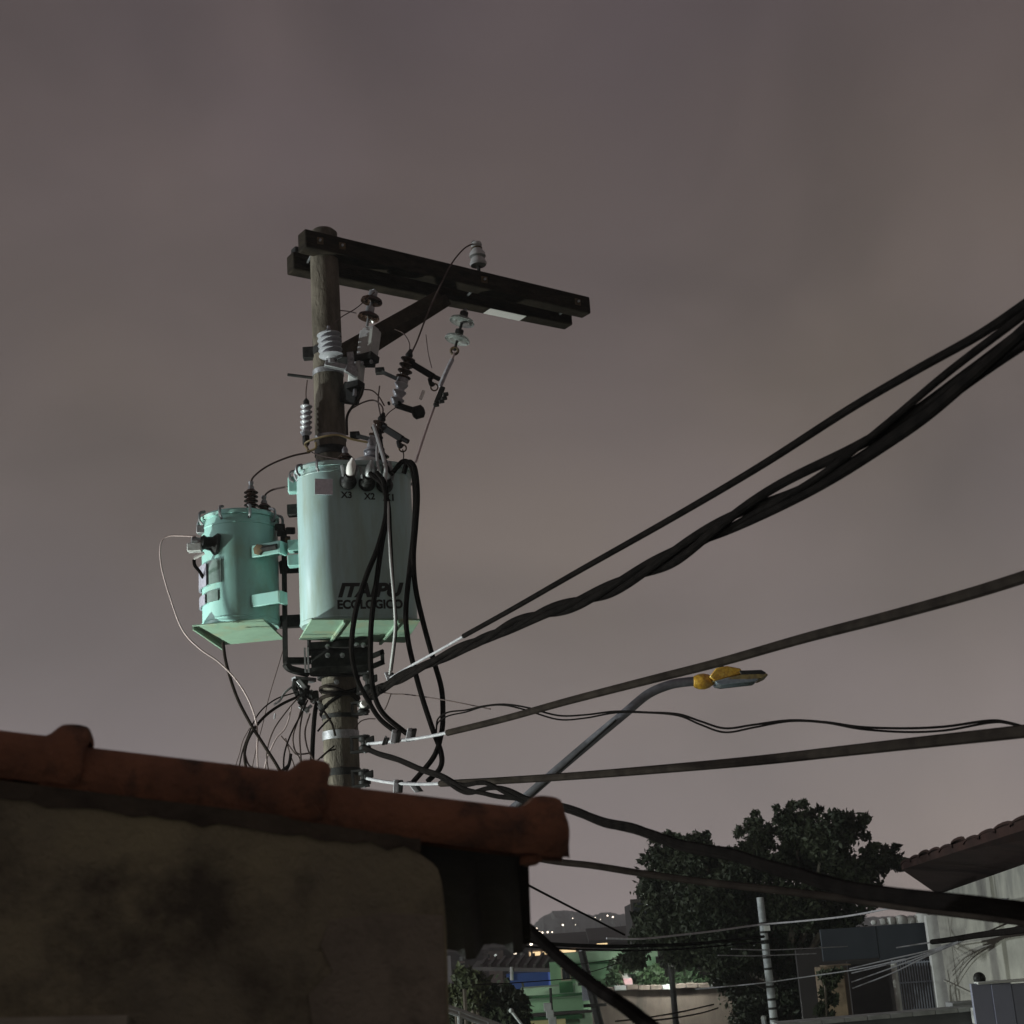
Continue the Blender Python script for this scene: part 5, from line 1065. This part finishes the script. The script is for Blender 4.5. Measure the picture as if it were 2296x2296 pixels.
wire('white_wire', 'pale twisted wire crossing the tree to the banded post', [(1360, 2104, 14.5), (1440, 2105, 14.7), (1520, 2097, 15.0), (1600, 2088, 15.3), (1700, 2074, 15.8), (1800, 2065, 15.7), (1900, 2054, 15.5), (2015, 2033, 15.2)], .009, 'bare_wire')
wire('street_cable', 'heavy black cable line over the far lit windows', [(1170, 2108, 12), (1230, 2116, 12.2), (1300, 2120, 12.4), (1380, 2122, 12.6), (1450, 2120, 12.9), (1560, 2116, 13.8), (1712, 2100, 15.9)], .014, 'cable_black', 'cable')
wire('street_cable', 'thin black line below the heavy street cable', [(1170, 2122, 12.2), (1300, 2129, 12.5), (1420, 2131, 12.8), (1540, 2127, 13.8), (1712, 2112, 15.9)], .007, 'cable_black', 'cable')
wire('street_cable', 'dark sagging cable along the beige house wall', [(2090, 2112, 12.6), (2130, 2107, 11.6), (2200, 2096, 10.2), (2296, 2084, 8.6), (2400, 2066, 7.4)], .020, 'cable_black', 'cable')
labs = ['topmost thin grey wire fanning out from the beige wall', 'second thin grey wire fanning over the carport', 'third thin grey wire fanning over the carport', 'fourth thin grey wire fanning over the carport', 'lowest thin grey wire fanning over the barred gate', 'long thin grey wire reaching past the banded post']
for k, pts in enumerate([[(2010, 2125, 15.5), (2060, 2117, 14.6), (2110, 2110, 12.6), (2160, 2102, 11)], [(1905, 2172, 16.5), (2000, 2150, 15), (2080, 2132, 13.4), (2150, 2110, 11.2)], [(1910, 2182, 16.5), (2000, 2160, 15), (2080, 2136, 13.4), (2160, 2108, 11)], [(1910, 2202, 16.5), (2000, 2170, 15), (2080, 2140, 13.4), (2165, 2106, 10.9)], [(1912, 2216, 16.5), (2000, 2182, 15), (2070, 2148, 13.4), (2150, 2112, 11.2)], [(1560, 2218, 17), (1700, 2205, 16), (1830, 2187, 15.7), (1930, 2172, 15.4), (2030, 2150, 14.8)]]):
    wire('fan_wire', labs[k], pts, .0065, 'galvanised')
for k, (pts, lab) in enumerate([([(2195, 2098, 10.3), (2240, 2078, 9.5), (2296, 2055, 8.6), (2360, 2030, 7.8)], 'thin wire rising off the dark cable on the beige wall'), ([(2250, 2090, 9.4), (2296, 2072, 8.6), (2360, 2050, 7.8)], 'second thin wire rising off the dark cable by the frame edge'),
    ([(1640, 2128, 15.2), (1720, 2130, 15.4), (1800, 2127, 15.5), (1900, 2122, 15.8)], 'faint thin wire behind the banded post'), ([(1610, 2142, 15.2), (1700, 2143, 15.4), (1830, 2138, 15.6)], 'second faint thin wire behind the banded post'),
    ([(1380, 2290, 10), (1450, 2282, 10.3), (1530, 2268, 10.8), (1600, 2252, 11.4)], 'upper dark wire over the stained brown wall'), ([(1420, 2292, 10), (1500, 2284, 10.3), (1570, 2272, 10.8), (1610, 2260, 11.4)], 'lower dark wire over the stained brown wall'),
    ([(1255, 2168, 18), (1300, 2162, 18.3), (1390, 2150, 19)], 'thin dark wire across the green house top'), ([(1310, 2182, 18), (1340, 2175, 18.3), (1390, 2158, 19)], 'thin slanting wire across the green house wall'),
    ([(1060, 2208, 14), (1150, 2204, 15), (1260, 2196, 16), (1330, 2190, 17)], 'faint wire in front of the blue wall'), ([(2120, 2040, 11.5), (2180, 2028, 10.5), (2260, 2015, 9.2)], 'pale thin wire high on the beige wall')]):
    wire('thin_wire', lab, pts, .005, 'galvanised' if k in (2, 3, 9) else 'cable_weathered')
# handrails at the bottom edge
t = thing('handrail', 'pale metal handrail at the bottom beside the stained wall', 'handrail', P(1060, 2280, 8))
for dy in (0, 9): MB().tube([P(1000, 2256 + dy, 8), P(1150, 2310 + dy, 8)], .012, 8).build('rail', 'coping', t)
for x in (1030, 1095):
    y = 2256 + (x - 1000) * .36; a = P(x, y, 8); MB().tube([a, (a.x, a.y, 0)], .012, 8).build('baluster', 'coping', t)
t = thing('pale_rod', 'pale slanting rod left of the green house', 'rod', P(1158, 2285, 12)); a, b = P(1146, 2266, 12), P(1172, 2300, 12); MB().tube([a, b + (b - a) * .8], .011, 8).build('shaft', 'coping', t); MB().ball(a, .018, 8).build('tip', 'coping', t)
t = thing('antenna_mast', 'thin mast with small pale fittings before the green house', 'mast', P(1235, 2290, 20)); a, b = P(1228, 2258, 20), P(1246, 2310, 20); MB().tube([(a.x, a.y, 0), P(1234, 2215, 20)], .018, 6).build('shaft', 'dark_steel', t)
for f_ in (0, .3, .6): MB().box(a.lerp(b, f_), (.05, 0, 0), (0, .04, 0), (0, 0, .05)).build('fitting', 'coping', t, .01)

# ------------------------------------------------------------------ street lamp on curved arm
Yl = 10.4
sl = thing('street_lamp', 'curved arm street lamp with amber head under the upper line', 'street lamp', P(775, 2150, 10.6))
armp = spline([P(778, 2150, 10.6), P(980, 1968, 10.55), P(1185, 1783, 10.5), P(1310, 1675, 10.45), P(1400, 1600, 10.4), P(1452, 1557, 10.4), P(1500, 1536, 10.4), P(1540, 1529, 10.4), P(1570, 1527, 10.4)], 8)
MB().tube(armp, S(10.5, 1450, 1550, Yl), 14).build('arm', 'lamp_arm', sl)
MB().tube([armp[4] + Vector((0, -.03, -.02)), armp[30] + Vector((0, -.035, 0))], .008, 6).build('strap_wire', 'dark_steel', sl)
hx = (P(1712, 1517, Yl) - P(1560, 1527, Yl)); hd = hx.normalized(); hu = (ez - hd * ez.dot(hd)).normalized(); hs = hd.cross(hu)
o = P(1560, 1527, Yl); px_ = S(1, 1600, 1520, Yl)
def HL(a, b, c=0.0): return o + hd * a * px_ + hu * b * px_ + hs * c * px_
head = MB().lathe([(6 * px_, -8 * px_), (13 * px_, -4 * px_), (17 * px_, 6 * px_), (18 * px_, 18 * px_), (15 * px_, 30 * px_), (9 * px_, 38 * px_), (4 * px_, 41 * px_)], HL(0, -2), hd, 20).build('knuckle', 'amber', sl)
MB().prism([HL(28, 4, -24), HL(45, 22, -18), HL(70, 25, -18), HL(100, 18, -22), HL(104, 6, -26), HL(40, -6, -24)], hs * 46 * px_).build('driver_housing', 'amber', sl, .008)
for a_, b_ in ((52, 20), (66, 12), (84, 13)): MB().tube([HL(a_, b_ - 8, -26), HL(a_ + 5, b_, -27)], 3.5 * px_, 8).build('latch', 'lamp_rim', sl)
MB().tube([HL(60, 22, 0), HL(60, 33, 0)], 6 * px_, 10).build('photocell', 'dark_steel', sl)
MB().prism([HL(96, 13, -28), HL(145, 11, -26), HL(153, 4, -20), HL(153, 1, -20), HL(100, 3, -28)], hs * 54 * px_).build('cooling_top', 'dark_steel', sl, .004)
MB().prism([HL(34, -6, -30), HL(100, 4, -30), HL(156, 2, -24), HL(158, -3, -24), HL(142, -9, -28), HL(46, -11, -28)], hs * 56 * px_).build('frame', 'lamp_rim', sl, .006)
MB().prism([HL(40, -8, -32), HL(70, -1, -33), HL(128, -2, -33), HL(136, -10, -31), HL(128, -14, -30), HL(56, -17, -30), HL(44, -14, -31)], hs * 60 * px_).build('lens', 'lamp_glass', sl, .004)

# post lantern standing behind the stained wall: it throws the light seen on tanks, pole and undersides from below
lp = Vector((-5.3, 9.7, 3.55))
t = thing('post_lantern', 'post lantern standing behind the stained wall, hidden by it', 'lantern', (lp.x, lp.y, 0))
MB().tube([(lp.x, lp.y, 0), (lp.x, lp.y, lp.z - .22)], [.06, .045], 12).build('post', 'dark_steel', t)
MB().lathe([(.05, -.22), (.09, -.2), (.09, -.17), (.03, -.16)], lp, ez, 14).build('collar', 'dark_steel', t)
MB().lathe([(.05, -.16), (.05, -.05), (.0, -.04)], lp, ez, 12).build('bulb', 'lantern', t)
ld = bpy.data.lights.new('lantern_light', 'POINT'); lo = bpy.data.objects.new('lantern_light', ld); COL.objects.link(lo); lo.location = lp + Vector((0, 0, .05)) - Vector((lp.x, lp.y, 0)); lo.parent = t
ld.energy = 1250; ld.color = (0.90, 1.0, 0.92); ld.shadow_soft_size = .08

for o in list(bpy.data.objects):
    if o.type == 'EMPTY' and not o.children and o.name == 'x': bpy.data.objects.remove(o)

# ------------------------------------------------------------------ hazy night air
m = MB(); m.box((0, 300, 39.0), (520, 0, 0), (0, 420, 0), (0, 0, 40.0))
hz = m.build('haze', 'ground', flat=True); tag(hz, 'thin hazy night air over the whole place', 'haze', kind='stuff')
hm = bpy.data.materials.new('haze_air'); hm.use_nodes = True; hn = hm.node_tree; hn.nodes.clear()
ho = hn.nodes.new('ShaderNodeOutputMaterial'); pv = hn.nodes.new('ShaderNodeVolumePrincipled'); pv.inputs['Color'].default_value = (0.92, 0.90, 0.90, 1); pv.inputs['Density'].default_value = 0.0009
hn.links.new(pv.outputs[0], ho.inputs['Volume']); hz.data.materials.clear(); hz.data.materials.append(hm)
